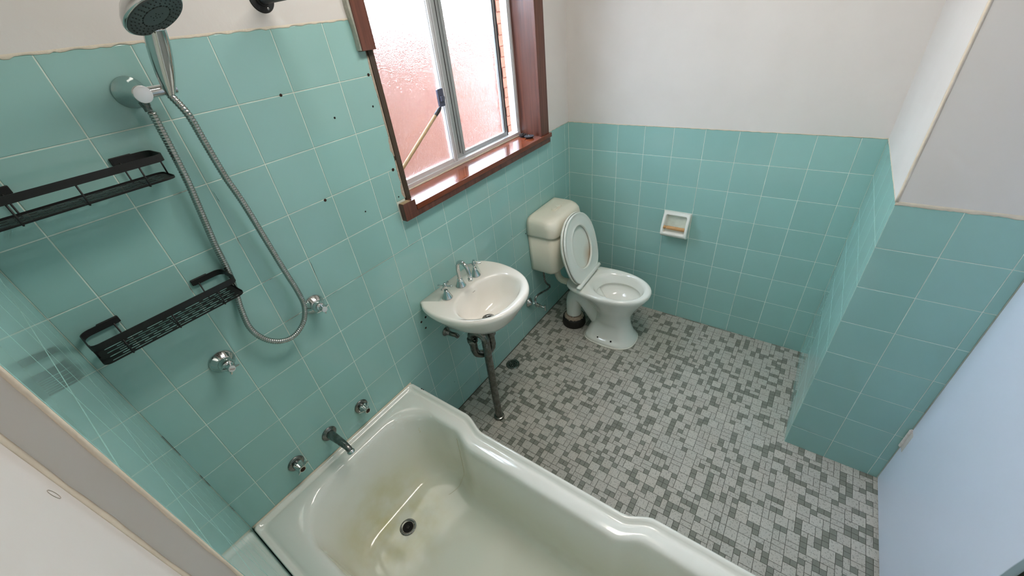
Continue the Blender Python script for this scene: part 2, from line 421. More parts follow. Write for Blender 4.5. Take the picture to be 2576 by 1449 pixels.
# faint ring mark left on the paint
e_ = MB(); pts = [(-.0288, -.8425 - .0036 * math.sin(t) - .003 * math.cos(t), 1.545 + .0075 * math.cos(t)) for t in [i * PI / 14 for i in range(29)]]
e_.tube(pts, .0002, 5, False); e_.build('ring_mark', M['ringmark'], wall_left)

b_ = MB(); b_.box(XF + G, XF + .15, -1.62, .19, 0, ZC)
wall_right = b_.build('wall_right', M['grout'], kind='structure')
b_ = MB(); b_.box(XF - .0012, XF + .004, YR, 0, ZF, ZC); b_.build('plaster', M['plaster'], wall_right)
ysr = [0.0006] + [.1601 + k * U for k in range(9)] + [-YR]
tile_field(wall_right, (XF, 0, 0), (0, -1, 0), (-1, 0, 0), ysr, rowsF, holes=((.6221, .7761, .5884, .7424),))
edge_bead(wall_right, (XF - .0005, 0, ZF), (XF - .0005, YR, ZF), (-1, 0, 0), .0055, .0009, .0025, 3)

b_ = MB(); b_.box(XG + G, XF + .15, -2.1, YR - G, 0, ZC)
wall_corner = b_.build('wall_corner', M['grout'], kind='structure')
b_ = MB(); b_.box(XG - .0012, XF + .01, YD - .03, YR + .0012, ZF, ZC); b_.build('plaster', M['plaster'], wall_corner)
xr = [XG, XG + .06] + [XG + .06 + U * k for k in range(1, 5)]; xr[-1] = XF
tile_field(wall_corner, (0, YR, 0), (1, 0, 0), (0, 1, 0), xr, rowsF)
yg = [-YR, 1.6287, 1.7827, 1.8145]
tile_field(wall_corner, (XG, 0, 0), (0, -1, 0), (-1, 0, 0), yg, [0] + [ZF - .004 - k * U for k in range(7, 0, -1)] + [ZF])
edge_bead(wall_corner, (XG, YR + .0005, ZF), (XF, YR + .0005, ZF), (0, 1, 0), .008, .0010, .0022, 4)
edge_bead(wall_corner, (XG - .0005, YD, ZF - .006), (XG - .0005, YR, ZF - .006), (-1, 0, 0), .012, .0010, .0028, 5)
# plaster arris above
e_ = MB(); e_.loft([[(XG - .0018 + .0008 * mnoise(Vector((z * 9, 0, 0))), YR - .006, z), (XG - .0025, YR + .0022, z), (XG + .007, YR + .0018, z)] for z in [ZF + i * (ZC - ZF) / 60 for i in range(61)]], True, True)
e_.build('paint_edge', M['plaster_edge'], wall_corner, smooth=True)

# wall beside and above the door
b_ = MB(); b_.box(-.17, .905, YB - .12, YB - G, 0, ZC); b_.box(.905, XG + G, YB - .12, YB - G, 2.06, ZC); b_.box(.905, XG + .1, YB - .14, YB - .05, 0, 2.06)
wall_front = b_.build('wall_front', M['grout'], kind='structure')
b_ = MB(); b_.box(-.03, .905, YB - .006, YB + .0012, ZF, ZC); b_.box(.905, XG, YB - .006, YB + .0012, 2.06, ZC); b_.build('plaster', M['plaster'], wall_front)
tile_field(wall_front, (0, YB, 0), (1, 0, 0), (0, 1, 0), [-.029, .132, .286, .440, .594, .748, .903], rowsF)
b_ = MB(); b_.box(-.17, 2.45, -2.1, .19, ZC, ZC + .08)
b_.build('ceiling', M['ceiling'], kind='structure')

# ------------------------------------------------------------------ door
door = empty('door_1', (XG - .004, YD, 0), kind='structure')
def P(b_, name, m, par, **k):
    o = b_.build(name, m, None, **k); return rel(o, par)
b_ = MB(); b_.box(.9165, XG - .0035, YD - .018, YD, .008, 2.05); P(b_, 'door_leaf', M['door'], door, bevel=.0015)
b_ = MB(); b_.box(XG - .0030, XG + .0008, YD - .016, YD - .003, .004, 2.05); P(b_, 'painted_gap_shadow', M['gap_shade'], door)  # added black strip: paints the shade in the hinge-side gap
for z0 in (.235, 1.72):
    b_ = MB()
    for k in range(5):
        b_.lathe([(.0052, 0), (.0062, .0006), (.0062, .0184), (.0052, .019)], (XG - .0075, YD + .003, z0 + k * .0196), (0, 0, 1), 14)
    b_.lathe([(.003, -.004), (.003, .102)], (XG - .0075, YD + .003, z0), (0, 0, 1), 10)
    b_.box(XG - .036, XG - .008, YD, YD + .0015, z0, z0 + .098)
    P(b_, 'hinge', M['hinge'], door, auto=40)

# ------------------------------------------------------------------ window
win = empty('window_1', (1.48, .1, WZ0), kind='structure')
JX0, JX1, SZ = 1.008, 1.962, 1.208
b_ = MB(); b_.box(JX0 - .021, JX0, -.004, .135, SZ - .002, WZ1); P(b_, 'jamb', M['wood_dark'], win, bevel=.001)
b_ = MB(); b_.box(JX1, JX1 + .018, -.010, .135, SZ - .002, WZ1); P(b_, 'jamb', M['wood_v'], win, bevel=.001)
b_ = MB(); b_.box(JX0 - .02, JX1 + .018, -.006, .135, WZ1 - .02, WZ1); P(b_, 'head_board', M['wood_v'], win)
# architraves
b_ = MB(); b_.box(.953, 1.0065, -.0235, -.0015, 1.735, WZ1 + .06); P(b_, 'architrave', M['wood_v'], win, bevel=.0012, label='sawn-off brown upright timber trim')
b_ = MB()
rings = []
for i in range(60):
    z = 1.737 + i * (WZ1 + .055 - 1.737) / 59
    wv = .0035 + .0045 * smooth01(1.79, 1.83, z) + .002 * mnoise(Vector((z * 30, 0, 0)))
    rings.append([(.9534, -.0215, z), (.9534 - wv * .7, -.018, z), (.9534 - wv, -.001, z), (.9534, -.0005, z)])
b_.loft(rings, True, True); P(b_, 'old_paint_edge', M['oldpaint'], win)
b_ = MB(); b_.box(1.957, 2.036, -.018, -.0015, SZ - .0005, WZ1 + .06); P(b_, 'architrave', M['wood_v'], win, bevel=.002)
b_ = MB(); b_.box(.953, 2.036, -.02, -.0015, WZ1, WZ1 + .06); P(b_, 'architrave', M['wood_v'], win, bevel=.002)
# sill board with nosing, apron under it, sawn horn
b_ = MB(); b_.box(JX0 - .002, JX1, -.030, .125, SZ - .022, SZ); b_.box(JX1, 2.046, -.030, -.0015, SZ - .022, SZ); P(b_, 'sill_board', M['wood_h'], win, bevel=.0015)
b_ = MB(); b_.box(.944, 2.033, -.0265, -.0015, SZ - .047, SZ - .022); P(b_, 'apron', M['wood_v'], win, bevel=.001)
b_ = MB(); b_.box(.944, JX0 - .002, -.0265, -.0015, SZ - .022, SZ + .022); P(b_, 'sill_horn', M['wood_v'], win, bevel=.001)
b_ = MB()
b_.loft([[(.946 + i * .0042, -.025 + .001 * mnoise(Vector((i, 0, 0))), SZ + .0223), (.946 + i * .0042, -.025, SZ + .0235 + .001 * mnoise(Vector((i * .6, 4, 0)))), (.946 + i * .0042, -.003, SZ + .0235), (.946 + i * .0042, -.003, SZ + .0223)] for i in range(10)], True, True)
P(b_, 'sawn_end', M['wood_cut'], win)
# aluminium sliding window
def bars(name, lst, m, par, bev=.0008, **k):
    b_ = MB()
    for a in lst: b_.box(*a)
    return P(b_, name, m, par, bevel=bev, **k)
AY = .122
bars('outer_frame', [(JX0, JX1, AY, AY + .050, SZ + .004, SZ + .020), (JX0, JX0 + .014, AY, AY + .05, SZ + .020, WZ1 - .02), (JX1 - .014, JX1, AY, AY + .05, SZ + .020, WZ1 - .02), (JX0, JX1, AY, AY + .05, WZ1 - .04, WZ1 - .02), (JX1 - .022, JX1 - .014, AY + .004, AY + .014, SZ + .02, WZ1 - .04)], M['alu'], win)
b_ = MB(); rings = []
for i in range(50):
    x = JX0 + (JX1 - JX0) * i / 49; h = .004 + .0016 * mnoise(Vector((x * 12, 0, 0)))
    rings.append([(x, AY + .002, SZ - .0005), (x, AY - .007 - .002 * mnoise(Vector((x * 8, 3, 0))), SZ - .0005), (x, AY - .004, SZ + h), (x, AY + .002, SZ + h + .001)])
b_.loft(rings, True, True); P(b_, 'sealant_line', M['sealant'], win, smooth=True)
def sash(x0, x1, y, wl, wr, name, lab, colr, double=False):
    z0, z1 = SZ + .020, WZ1 - .04
    s_ = bars(name, [(x0, x1, y, y + .018, z0, z0 + .020), (x0, x1, y, y + .018, z1 - .02, z1), (x0, x0 + wl, y, y + .018, z0 + .02, z1 - .02), (x1 - wr, x1, y, y + .018, z0 + .02, z1 - .02)], colr, win, label=lab)
    g = MB(); g.box(x0 + wl - .004, x1 - wr + .004, y + .007, y + .012, z0 + .016, z1 - .016)
    o = g.build('pane', M['glass'], None); o.parent = s_
    return s_
sL = sash(JX0 + .012, 1.432, AY + .006, .02, .026, 'sash', 'inner white sash', M['alu'])
sR = sash(1.436, 1.876, AY + .028, .082, .022, 'sash', 'outer grey sliding sash', M['alu_grey'])
for x in (1.452, 1.482):
    g = MB(); g.box(x, x + .003, AY + .0265, AY + .030, SZ + .04, WZ1 - .06); o = g.build('gasket', M['seal'], None); o.parent = sR
g = MB(); g.box(1.500, 1.516, AY + .022, AY + .029, SZ + .03, WZ1 - .05); o = g.build('stile_lip', M['alu_grey'], None); o.parent = sR
g = MB(); g.box(1.8555, 1.8585, AY + .026, AY + .031, SZ + .04, WZ1 - .06); g.box(1.8775, 1.882, AY + .026, AY + .046, SZ + .02, WZ1 - .04); o = g.build('gasket', M['seal'], None); o.parent = sR
g = MB(); g.box(1.434, 1.4375, AY + .010, AY + .026, SZ + .03, WZ1 - .05); o = g.build('gasket', M['seal'], None); o.parent = sL
g = MB(); g.box(1.4085, 1.4125, AY + .000, AY + .006, SZ + .022, WZ1 - .042); g.box(1.428, 1.432, AY, AY + .006, SZ + .022, WZ1 - .042); o = g.build('stile_lip', M['alu'], None); o.parent = sL
# rough chipped plaster where the tiles stop at the jamb
for k, (z0, z1, wd) in enumerate(((1.24, 1.30, .018), (1.30, 1.385, .008), (1.40, 1.47, .014), (1.47, 1.60, .006), (1.60, 1.72, .008))):
    rings = []
    n_ = 14; wd *= .75
    for i in range(n_ + 1):
        z = z0 + (z1 - z0) * i / n_; a = wd * math.sin(PI * i / n_) ** .7 * (.8 + .5 * mnoise(Vector((z * 60, k, 0)))) + .001
        rings.append([(.9865, .0005, z), (.9860, -.0006, z), (.9835 - a * .4, -.0012 - .0004 * mnoise(Vector((z * 90, k, 5))), z), (.9835 - a, -.0003, z)])
    e_ = MB(); e_.loft(rings, True, True); e_.build('chipped_plaster', M['chip'], wall_back)
e_ = MB(); e_.box(.9815, .987, -.0003, .002, 1.23, 1.735); e_.build('dark_gap', M['wood_dark'], wall_back)

# sash lock with the stick wedged against it
lock = empty('window_lock', (1.40, .118, 1.515), 'small grey clamp lock screwed to the middle upright of the window', 'lock')
b_ = MB(); b_.box(1.368, 1.402, .1085, .1205, 1.480, 1.550); P(b_, 'body', M['lock'], lock, bevel=.003)
b_ = MB(); b_.box(1.374, 1.394, .099, .109, 1.502, 1.522); P(b_, 'clamp_block', M['lock'], lock, bevel=.002)
b_ = MB(); b_.lathe([(.007, 0), (.007, .003), (.0055, .004)], (1.396, .1085, 1.512), (0, -1, 0), 18); P(b_, 'screw', M['dull'], lock, auto=40)
dow = empty('wooden_stick', (1.39, .105, 1.47), 'thin pale wooden stick wedged slanting across the left window pane', 'stick')
a0 = Vector((1.364, .104, 1.482)); a1 = Vector((1.016, .106, 1.262))
b_ = MB(); b_.tube([a0 + (a1 - a0) * t for t in (.10, 1)], .0075, 14); P(b_, 'rod', M['dowel'], dow, auto=40)
b_ = MB(); b_.tube([a0 + (a1 - a0) * t for t in (.0, .04, .115)], [.0055, .0086, .0086], 14); P(b_, 'end_cap', M['rubber'], dow, auto=40)

# basin plugs on the sill
pl = empty('sink_plug', (1.93, .085, SZ), 'rubber sink plug with a grey metal disc on top, in the sill corner', 'plug', 'sink plugs on the window sill')
b_ = MB(); b_.lathe([(.0185, .0), (.0205, .004), (.0225, .011), (.0225, .013)], pl.location, (0, 0, 1), 32); P(b_, 'rubber_body', M['rubber'], pl, auto=40)
b_ = MB(); b_.lathe([(.019, .013), (.0195, .0145), (.003, .0158)], pl.location, (0, 0, 1), 32); P(b_, 'metal_disc', M['dull'], pl, auto=40, label='grey metal disc')
b_ = MB(); b_.lathe([(.0035, .0155), (.0035, .019), (.001, .020)], pl.location, (0, 0, 1), 12); P(b_, 'stud', M['rubber'], pl, auto=40)
pl = empty('sink_plug', (1.916, .036, SZ), 'all-black rubber sink plug on the sill, nearer the room', 'plug', 'sink plugs on the window sill')
b_ = MB(); b_.lathe([(.018, .0), (.020, .003), (.0265, .009), (.0265, .0115), (.004, .0128)], pl.location, (0, 0, 1), 32); P(b_, 'rubber_body', M['rubber'], pl, auto=40)
b_ = MB(); b_.lathe([(.004, .0125), (.0025, .016), (.0035, .018), (.001, .0195)], pl.location, (0, 0, 1), 12); P(b_, 'stud', M['dull'], pl, auto=40)

# outside: sunless side passage with a brick wall
b_ = MB(); b_.box(-3, 6, .2, 6, -.3, -.2); b_.build('ground', M['ground'], kind='structure')
bw = MB(); bw.box(-1.5, 5, 1.305, 1.40, -.2, 1.95)
brick_wall = bw.build('brick_wall', M['brick'], label='blurred red brick wall outside behind the obscure glass', cat='wall')
bs = MB()
for r in range(25):
    z = -.2 + r * .086
    for c in range(27):
        x = -1.5 + c * .24 + (.12 if r % 2 else 0)
        bs.box(x + .005, x + .235, 1.297, 1.31, z + .005, z + .081)
o = bs.build('brick', M['brick'], brick_wall); o['kind'] = 'stuff'; o.name = 'brick_courses'

# ------------------------------------------------------------------ bath
bath = empty('bathtub', (.37, -.85, 0), 'cream enamel bathtub with waisted rim and yellow stain, built into the corner', 'bathtub')
BY = -1.70
def ring(x0, x1, y0, y1, r, z, waist=1.0, ns=10, nl=100, nc=9, zw=0.0):
    """rounded rectangle, anticlockwise from above; waist pulls the room side in"""
    pts = []
    def arc(cx_, cy_, a0, a1):
        for i in range(nc):
            t = a0 + (a1 - a0) * i / nc
            pts.append([cx_ + r * math.cos(t), cy_ + r * math.sin(t)])
    def line(ax, ay, bx, by, n):
        for i in range(n): pts.append([ax + (bx - ax) * i / n, ay + (by - ay) * i / n])
    line(x1, y0 + r, x1, y1 - r, nl); arc(x1 - r, y1 - r, 0, PI / 2)
    line(x1 - r, y1, x0 + r, y1, ns); arc(x0 + r, y1 - r, PI / 2, PI)
    line(x0, y1 - r, x0, y0 + r, nl); arc(x0 + r, y0 + r, PI, 1.5 * PI)
    line(x0 + r, y0, x1 - r, y0, ns); arc(x1 - r, y0 + r, 1.5 * PI, 2 * PI)
    out = []
    for x, y in pts:
        wv = smooth01(-.335, -.455, y) * (1 - smooth01(-1.035, -1.125, y))
        if x > .4: x -= .037 * waist * wv * smooth01(.4, .58, x)
        dz = 0
        if zw and x > .5: dz = zw * math.exp(-((y + .395) / .03) ** 2) + zw * math.exp(-((y + 1.08) / .03) ** 2)
        out.append((x, y, z - dz))
    return out
XO = .748; e0 = .003
R_ = []
R_.append(ring(e0, XO - .012, BY + .004, -.003, .012, .372))
R_.append(ring(e0, XO, BY, -.003, .012, .385))
R_.append(ring(e0, XO + .001, BY, -.003, .013, .418))
R_.append(ring(e0, XO - .003, BY + .002, -.003, .013, .4285))
for dl, dr_, db, rr_, z_ in ((.002, .008, .004, .014, .4330), (.005, .014, .008, .016, .4325), (.010, .020, .012, .018, .4275), (.015, .026, .017, .021, .4215), (.021, .033, .022, .025, .4205), (.028, .039, .028, .03, .4245),
                          (.036, .045, .034, .035, .4268), (.055, .060, .048, .06, .4275), (.070, .071, .060, .10, .4272), (.082, .080, .070, .13, .4245), (.089, .086, .077, .145, .4180), (.0935, .0895, .083, .152, .4080), (.096, .0915, .088, .156, .3940)):
    R_.append(ring(e0 + dl, XO - dr_, BY + .04 + dl * .9, -.003 - db, rr_, z_))
for dl, dr_, db, rr_, z_, wa in ((.099, .0935, .096, .158, .36, 1), (.105, .0965, .112, .158, .29, 1), (.112, .100, .132, .156, .22, 1), (.121, .104, .152, .152, .17, 1), (.132, .110, .170, .146, .140, 1), (.148, .120, .186, .138, .122, 1),
                              (.170, .138, .205, .125, .1125, .95), (.205, .172, .228, .11, .1085, .7), (.262, .235, .258, .085, .106, .4), (.325, .320, .275, .03, .105, 0)):
    R_.append(ring(e0 + dl, XO - dr_, BY + .04 + dl, -.003 - db, rr_, z_, waist=wa))
b_ = MB(); b_.loft(R_, False, True); tub = P(b_, 'tub', M['bath'], bath, smooth=True)
b_ = MB(); b_.box(.012, XO - .046, BY + .012, -.012, .0, .08); b_.box(XO - .056, XO - .044, BY + .012, -.012, .0, .425 - .02)
P(b_, 'front_panel', M['porcelain'], bath)
b_ = MB(); rings = []
for i in range(50):
    x = .004 + i * (XO - .01) / 49; a = .0035 + .001 * mnoise(Vector((x * 30, 0, 0)))
    rings.append([(x, -.001, .424), (x, -.004 - a, .4268), (x, -.001, .4315 + a)])
b_.loft(rings, True, True); P(b_, 'sealant_line', M['plaster_edge'], bath, smooth=True)
# black chip in the enamel at the rim
b_ = MB(); b_.lathe([(.0055, 0), (.004, .0006)], (.7405, -.073, .4318), (0, 0, 1), 7)
b_.lathe([(.0035, 0), (.002, .0006)], (.7435, -.083, .4308), (0, 0, 1), 6); P(b_, 'enamel_chip', M['dark'], bath)
DX, DY, DZ = .357, -.282, .1052
b_ = MB(); b_.lathe([(.0330, -.004), (.0335, .001), (.0320, .0022), (.0235, .0006), (.0215, -.003), (.021, -.014)], (DX, DY, DZ), (0, 0, 1), 40, False, False); P(b_, 'waste_ring', M['dull'], bath, smooth=True, label='dull metal waste ring')
b_ = MB(); b_.lathe([(.0222, 0), (.0222, .001)], (DX, DY, DZ + .0004), (0, 0, 1), 32); P(b_, 'waste_hole', M['dark'], bath, label='black waste hole')
b_ = MB()
for k in range(5):
    a = k * 2 * PI / 5 + .4
    b_.tube([(DX + .0035 * math.cos(a), DY + .0035 * math.sin(a), DZ + .002), (DX + .0065 * math.cos(a), DY + .0065 * math.sin(a), DZ + .002)], [.0010, .0004], 6)
b_.tube([(DX + .0036 * math.cos(a), DY + .0036 * math.sin(a), DZ + .002) for a in [i * PI / 8 for i in range(17)]], .0005, 5, False)
P(b_, 'waste_star', M['dull'], bath)
# rusty drip line down the inside
from mathutils.bvhtree import BVHTree
tb = BVHTree.FromPolygons([v.co.copy() for v in tub.data.vertices], [tuple(p.vertices) for p in tub.data.polygons])
dp = []
for i in range(16):
    h_ = tb.ray_cast(Vector((.40, -.354, .385 - i * .016)), Vector((1, 0, 0)))
    if h_[0] is not None: dp.append(h_[0] + h_[1] * .0002 * (1 if h_[1].x < 0 else -1))
for x_, y_ in ((.600, -.352), (.580, -.349), (.560, -.343), (.545, -.336)):
    h_ = tb.ray_cast(Vector((x_, y_, .4)), Vector((0, 0, -1)))
    if h_[0] is not None: dp.append(h_[0] + Vector((0, 0, .0002)))
b_ = MB(); b_.tube(dp, .0007, 6)
P(b_, 'drip_stain', M['clear'], bath, label='thin brown drip stain')
b_ = MB()
for k, (dy, dz) in enumerate(((0, 0), (.004, -.010), (-.003, -.016), (.001, -.022))):
    h_ = tb.ray_cast(Vector((.40, -.30, .355 + dz)), Vector((.84, .54 + dy * 3, 0)).normalized())
    if h_[0] is not None: b_.lathe([(.0026, -.0004), (.0018, .0006)], h_[0], -h_[1] if h_[1].x > 0 else h_[1], 7)
P(b_, 'rust_spots', M['clear'], bath)

# ------------------------------------------------------------------ taps
def fluted_handle(b_, o, ax, r0, r1, l, seg=40, lobes=4, depth=.18, turn=0):
    ax = Vector(ax).normalized(); u = ax.orthogonal().normalized(); v = ax.cross(u); rings = []
    for i in range(9):
        t = i / 8; rr = r0 + (r1 - r0) * t
        if i == 0 or i == 8: rr *= .92
        rings.append([Vector(o) + ax * (l * t) + (u * math.cos(a) + v * math.sin(a)) * rr * (1 - depth * (.5 - .5 * math.cos(lobes * a + turn))) for a in [2 * PI * k / seg for k in range(seg)]])
    b_.loft(rings, True, True)
def wing(b_, o, ax, ang, r0, r1, h0, h1, th=.0016):
    ax = Vector(ax).normalized(); u = ax.orthogonal().normalized(); v = ax.cross(u)
    d = u * math.cos(ang) + v * math.sin(ang); t = ax.cross(d) * th
    A = [Vector(o) + ax * h0 + d * r0, Vector(o) + ax * (h0 + .001) + d * (r0 + (r1 - r0) * .55), Vector(o) + ax * ((h0 + h1) * .56) + d * r1, Vector(o) + ax * h1 + d * (r0 * .8)]
    b_.loft([[p - t for p in A], [p + t for p in A]], True, True)
def shower_tap(name, x, z, label, inscription=False, tilt=0):
    t = empty(name, (x, -.0005, z), label, 'tap', 'wall taps above the bath')
    o = t.location; ax = (0, -1, 0)
    b_ = MB(); b_.lathe([(.0330, 0), (.0340, .002), (.0335, .004), (.0300, .008), (.0215, .018), (.0185, .021)], o, ax, 40); P(b_, 'flange', M['chrome'], t, smooth=True)
    b_ = MB(); b_.lathe([(.0180, .019), (.0200, .024), (.0195, .031), (.0160, .040), (.012, .046)], o, ax, 32); P(b_, 'bell', M['chrome'], t, smooth=True)
    b_ = MB(); fluted_handle(b_, Vector(o) + Vector((0, -.044, 0)), ax, .0125, .0100, .018, depth=.22)
    for k in range(4): wing(b_, Vector(o) + Vector((0, -.044, 0)), ax, tilt + k * PI / 2, .007, .0225, .001, .016)
    P(b_, 'handle', M['chrome'], t, auto=35)
    b_ = MB(); b_.lathe([(.0088, .060), (.0094, .062), (.0086, .0645), (.001, .0652)], o, ax, 24); P(b_, 'button', M['alu'], t, auto=35, label='pale round button')
    if inscription:
        cu = bpy.data.curves.new('word', 'FONT'); cu.body = 'HOT'; cu.size = .0062; cu.align_x = 'CENTER'; cu.align_y = 'CENTER'; cu.extrude = .0001
        tx = bpy.data.objects.new('tmp', cu); C.objects.link(tx)
        me = bpy.data.meshes.new_from_object(tx.evaluated_get(bpy.context.evaluated_depsgraph_get())); bpy.data.objects.remove(tx)
        wd = new_obj('lettering', me, M['red'])
        wd.rotation_euler = (PI / 2, math.radians(35), 0); wd.location = (x, -.0660, z); rel(wd, t)
    return t
shower_tap('shower_tap', .207, 1.050, 'chrome wall tap under the lower black basket, its button lettered', True, .5)
shower_tap('shower_tap', .506, 1.051, 'chrome wall tap right of the hanging shower hose', False, .9)
def bath_tap(x, z, label, tilt):
    t = empty('bath_tap', (x, -.0005, z), label, 'tap', 'wall taps above the bath')
    o = t.location; ax = (0, -1, 0)
    b_ = MB(); b_.lathe([(.0290, 0), (.0295, .0015), (.0275, .004), (.020, .006), (.0155, .0065)], o, ax, 40); P(b_, 'flange', M['dull'], t, smooth=True, label='tarnished grey flange')
    b_ = MB(); b_.lathe([(.0165, .004), (.0165, .012), (.0145, .018)], o, ax, 28); P(b_, 'body', M['dull'], t, auto=40)
    b_ = MB(); fluted_handle(b_, Vector(o) + Vector((0, -.015, 0)), ax, .0215, .0125, .029, depth=.30)
    for k in range(3): wing(b_, Vector(o) + Vector((0, -.017, 0)), ax, tilt + k * 2 * PI / 3, .014, .031, .004, .020)
    P(b_, 'handle', M['chrome'], t, auto=35)
    b_ = MB(); b_.lathe([(.0115, .0435), (.0115, .0452), (.0090, .0458), (.0088, .0438)], o, ax, 24); P(b_, 'rim', M['chrome'], t, auto=35)
    b_ = MB(); b_.lathe([(.0092, .0438), (.0088, .0450), (.003, .0452)], o, ax, 24); P(b_, 'button', M['rust'], t, auto=35, label='dark corroded button')
bath_tap(.210, .529, 'tarnished wall tap over the bath, left of the spout', .2)
bath_tap(.500, .531, 'tarnished wall tap over the bath, right of the spout', 1.1)
sp = empty('bath_spout', (.350, -.0005, .533), 'dull chrome bath spout on the wall between the two bath taps', 'spout')
o = sp.location
b_ = MB(); b_.lathe([(.0290, 0), (.0298, .0015), (.0275, .0042), (.019, .007), (.015, .0105)], o, (0, -1, 0), 40); P(b_, 'flange', M['dull'], sp, smooth=True)
b_ = MB(); pts = cat([(.350, -.006, .534), (.350, -.035, .536), (.350, -.075, .539), (.350, -.108, .5385), (.350, -.124, .532), (.350, -.131, .520)], 6)
rr = [.0170 - .0055 * min(1, i / (len(pts) * .65)) for i in range(len(pts))]
b_.tube(pts, rr, 24); P(b_, 'spout', M['dull'], sp, smooth=True)
b_ = MB(); b_.lathe([(.0115, -.004), (.0142, .0), (.0142, .007), (.0105, .0072), (.009, .001)], (.350, -.1302, .5225), (0, -.45, -.9), 28); P(b_, 'nozzle', M['chrome'], sp, auto=40)

# ------------------------------------------------------------------ shower on its wall bracket
sh = empty('shower_bracket', (.350, -.0005, 1.733), 'chrome wall outlet and bracket that holds the hand shower', 'bracket')
o = sh.location
b_ = MB(); b_.lathe([(.0300, 0), (.0315, .0015), (.0305, .0035), (.0265, .010), (.0215, .024), (.0185, .042), (.0172, .058), (.0168, .066)], o, (.05, -1, -.06), 44); P(b_, 'body', M['chrome'], sh, smooth=True)
fc = Vector(o) + Vector((.05, -1, -.06)).normalized() * .066
b_ = MB(); b_.lathe([(.0168, -.0005), (.0165, .0015), (.0150, .0022), (.0005, .0022)], fc, (.05, -1, -.06), 44); P(b_, 'end_disc', M['alu'], sh, auto=30, label='pale satin end disc')
hc = fc + Vector((0, .012, .001))
b_ = MB(); b_.tube([hc + Vector((.006, 0, 0)), hc + Vector((.039, 0, .0))], .0115, 24); P(b_, 'holder', M['chrome'], sh, auto=40)
b_ = MB(); b_.tube([hc + Vector((.059, 0, 0)), hc + Vector((.0645, 0, 0))], [.0115, .0112], 24); P(b_, 'holder_cap', M['chrome'], sh, auto=40)
b_ = MB(); b_.lathe([(.0098, .0), (.0088, .010), (.0075, .012), (.0075, .020)], fc + Vector((-.001, .020, -.013)), (.05, .05, -1), 24); P(b_, 'hose_outlet', M['dull'], sh, auto=40)

hs_ = empty('hand_shower', (.398, -.07, 1.72), 'chrome hand shower with a round dark grey face in the wall bracket', 'shower head')
hb = hc + Vector((.049, -.001, -.013)); ht = Vector((.4130, -.122, 1.836))
ax = (ht - hb).normalized()
b_ = MB(); pts = cat([hb, hb + (ht - hb) * .22, hb + (ht - hb) * .5, hb + (ht - hb) * .8, ht + Vector((0, -.002, .004))], 6)
rings = []
n_ = len(pts)
for i, p in enumerate(pts):
    t = i / (n_ - 1); wx = .0085 + .0125 * math.sin(t * PI * .70) ** 1.0; wy = .0080 + .007 * math.sin(t * PI * .6)
    u = Vector((1, 0, 0)); u = (u - ax * u.dot(ax)).normalized(); v = ax.cross(u)
    rings.append([p + u * wx * math.cos(a) + v * wy * (math.sin(a) if math.sin(a) > 0 else .8 * math.sin(a)) for a in [2 * PI * k / 28 for k in range(28)]])
b_.loft(rings, True, True); P(b_, 'handle', M['chrome'], hs_, smooth=True)
HC = Vector((.4085, -.170, 1.858)); HN = Vector((.22, -.46, -.86)).normalized()
b_ = MB(); b_.lathe([(.004, -.036), (.024, -.033), (.040, -.025), (.051, -.013), (.0565, -.003), (.0565, .002), (.0545, .0035)], HC, HN, 56); P(b_, 'head', M['chrome'], hs_, smooth=True)
b_ = MB(); b_.lathe([(.0545, .0028), (.053, .0052), (.0275, .0058), (.0262, .0052), (.025, .0060), (.0005, .0062)], HC, HN, 56); P(b_, 'face_plate', M['greyface'], hs_, auto=30, label='dark grey face plate')
u = HN.orthogonal().normalized(); v = HN.cross(u)
b_ = MB()
for rad, cnt, sz in ((.0335, 20, .0013), (.0405, 26, .0013), (.0475, 30, .0013)):
    for k in range(cnt):
        a = 2 * PI * (k + (.5 if rad == .037 else 0)) / cnt
        b_.lathe([(sz, .0054), (sz * .8, .0068), (.0002, .007)], HC + (u * math.cos(a) + v * math.sin(a)) * rad, HN, 7)
P(b_, 'rubber_nozzles', M['nozzle'], hs_, kind='stuff')
b_ = MB()
for k in range(12):
    a = 2 * PI * k / 12; b_.lathe([(.0021, .0054), (.0021, .0060)], HC + (u * math.cos(a) + v * math.sin(a)) * .0265, HN, 10)
    a += PI / 12; b_.lathe([(.0009, .0054), (.0009, .0060)], HC + (u * math.cos(a) + v * math.sin(a)) * .0265, HN, 8)
for k in range(9):
    a = 2.4 * k; b_.lathe([(.0009, .0060), (.0009, .0066)], HC + (u * math.cos(a) + v * math.sin(a)) * (.003 + .0012 * k), HN, 8)
P(b_, 'jet_holes', M['dark'], hs_, kind='stuff')
lv = HC + HN * .001
ld = (Vector((.70, -.55, -.30)) - HN * Vector((.70, -.55, -.30)).dot(HN)).normalized()
b_ = MB(); b_.tube([lv + ld * .053, lv + ld * .062, lv + ld * .071], [.003, .0028, .0032], 12); P(b_, 'selector_lever', M['dull'], hs_, smooth=True)

# corrugated hose: out of the bracket, down in a loop, up to the handle
hp = [(.3535, -.056, 1.694), (.354, -.052, 1.670), (.3535, -.045, 1.613), (.3510, -.038, 1.535), (.3440, -.029, 1.450), (.3370, -.020, 1.366), (.3345, -.0135, 1.291), (.3245, -.012, 1.225), (.311, -.020, 1.170), (.304, -.030, 1.112), (.319, -.038, 1.062), (.352, -.042, 1.027), (.394, -.044, 1.018), (.437, -.044, 1.043), (.460, -.044, 1.090), (.462, -.044, 1.145), (.4545, -.044, 1.228), (.446, -.045, 1.340), (.437, -.047, 1.450), (.426, -.050, 1.530), (.4190, -.056, 1.620), (.4125, -.066, 1.676), (hb.x, hb.y, hb.z + .001)]
pts = cat(hp, 40)
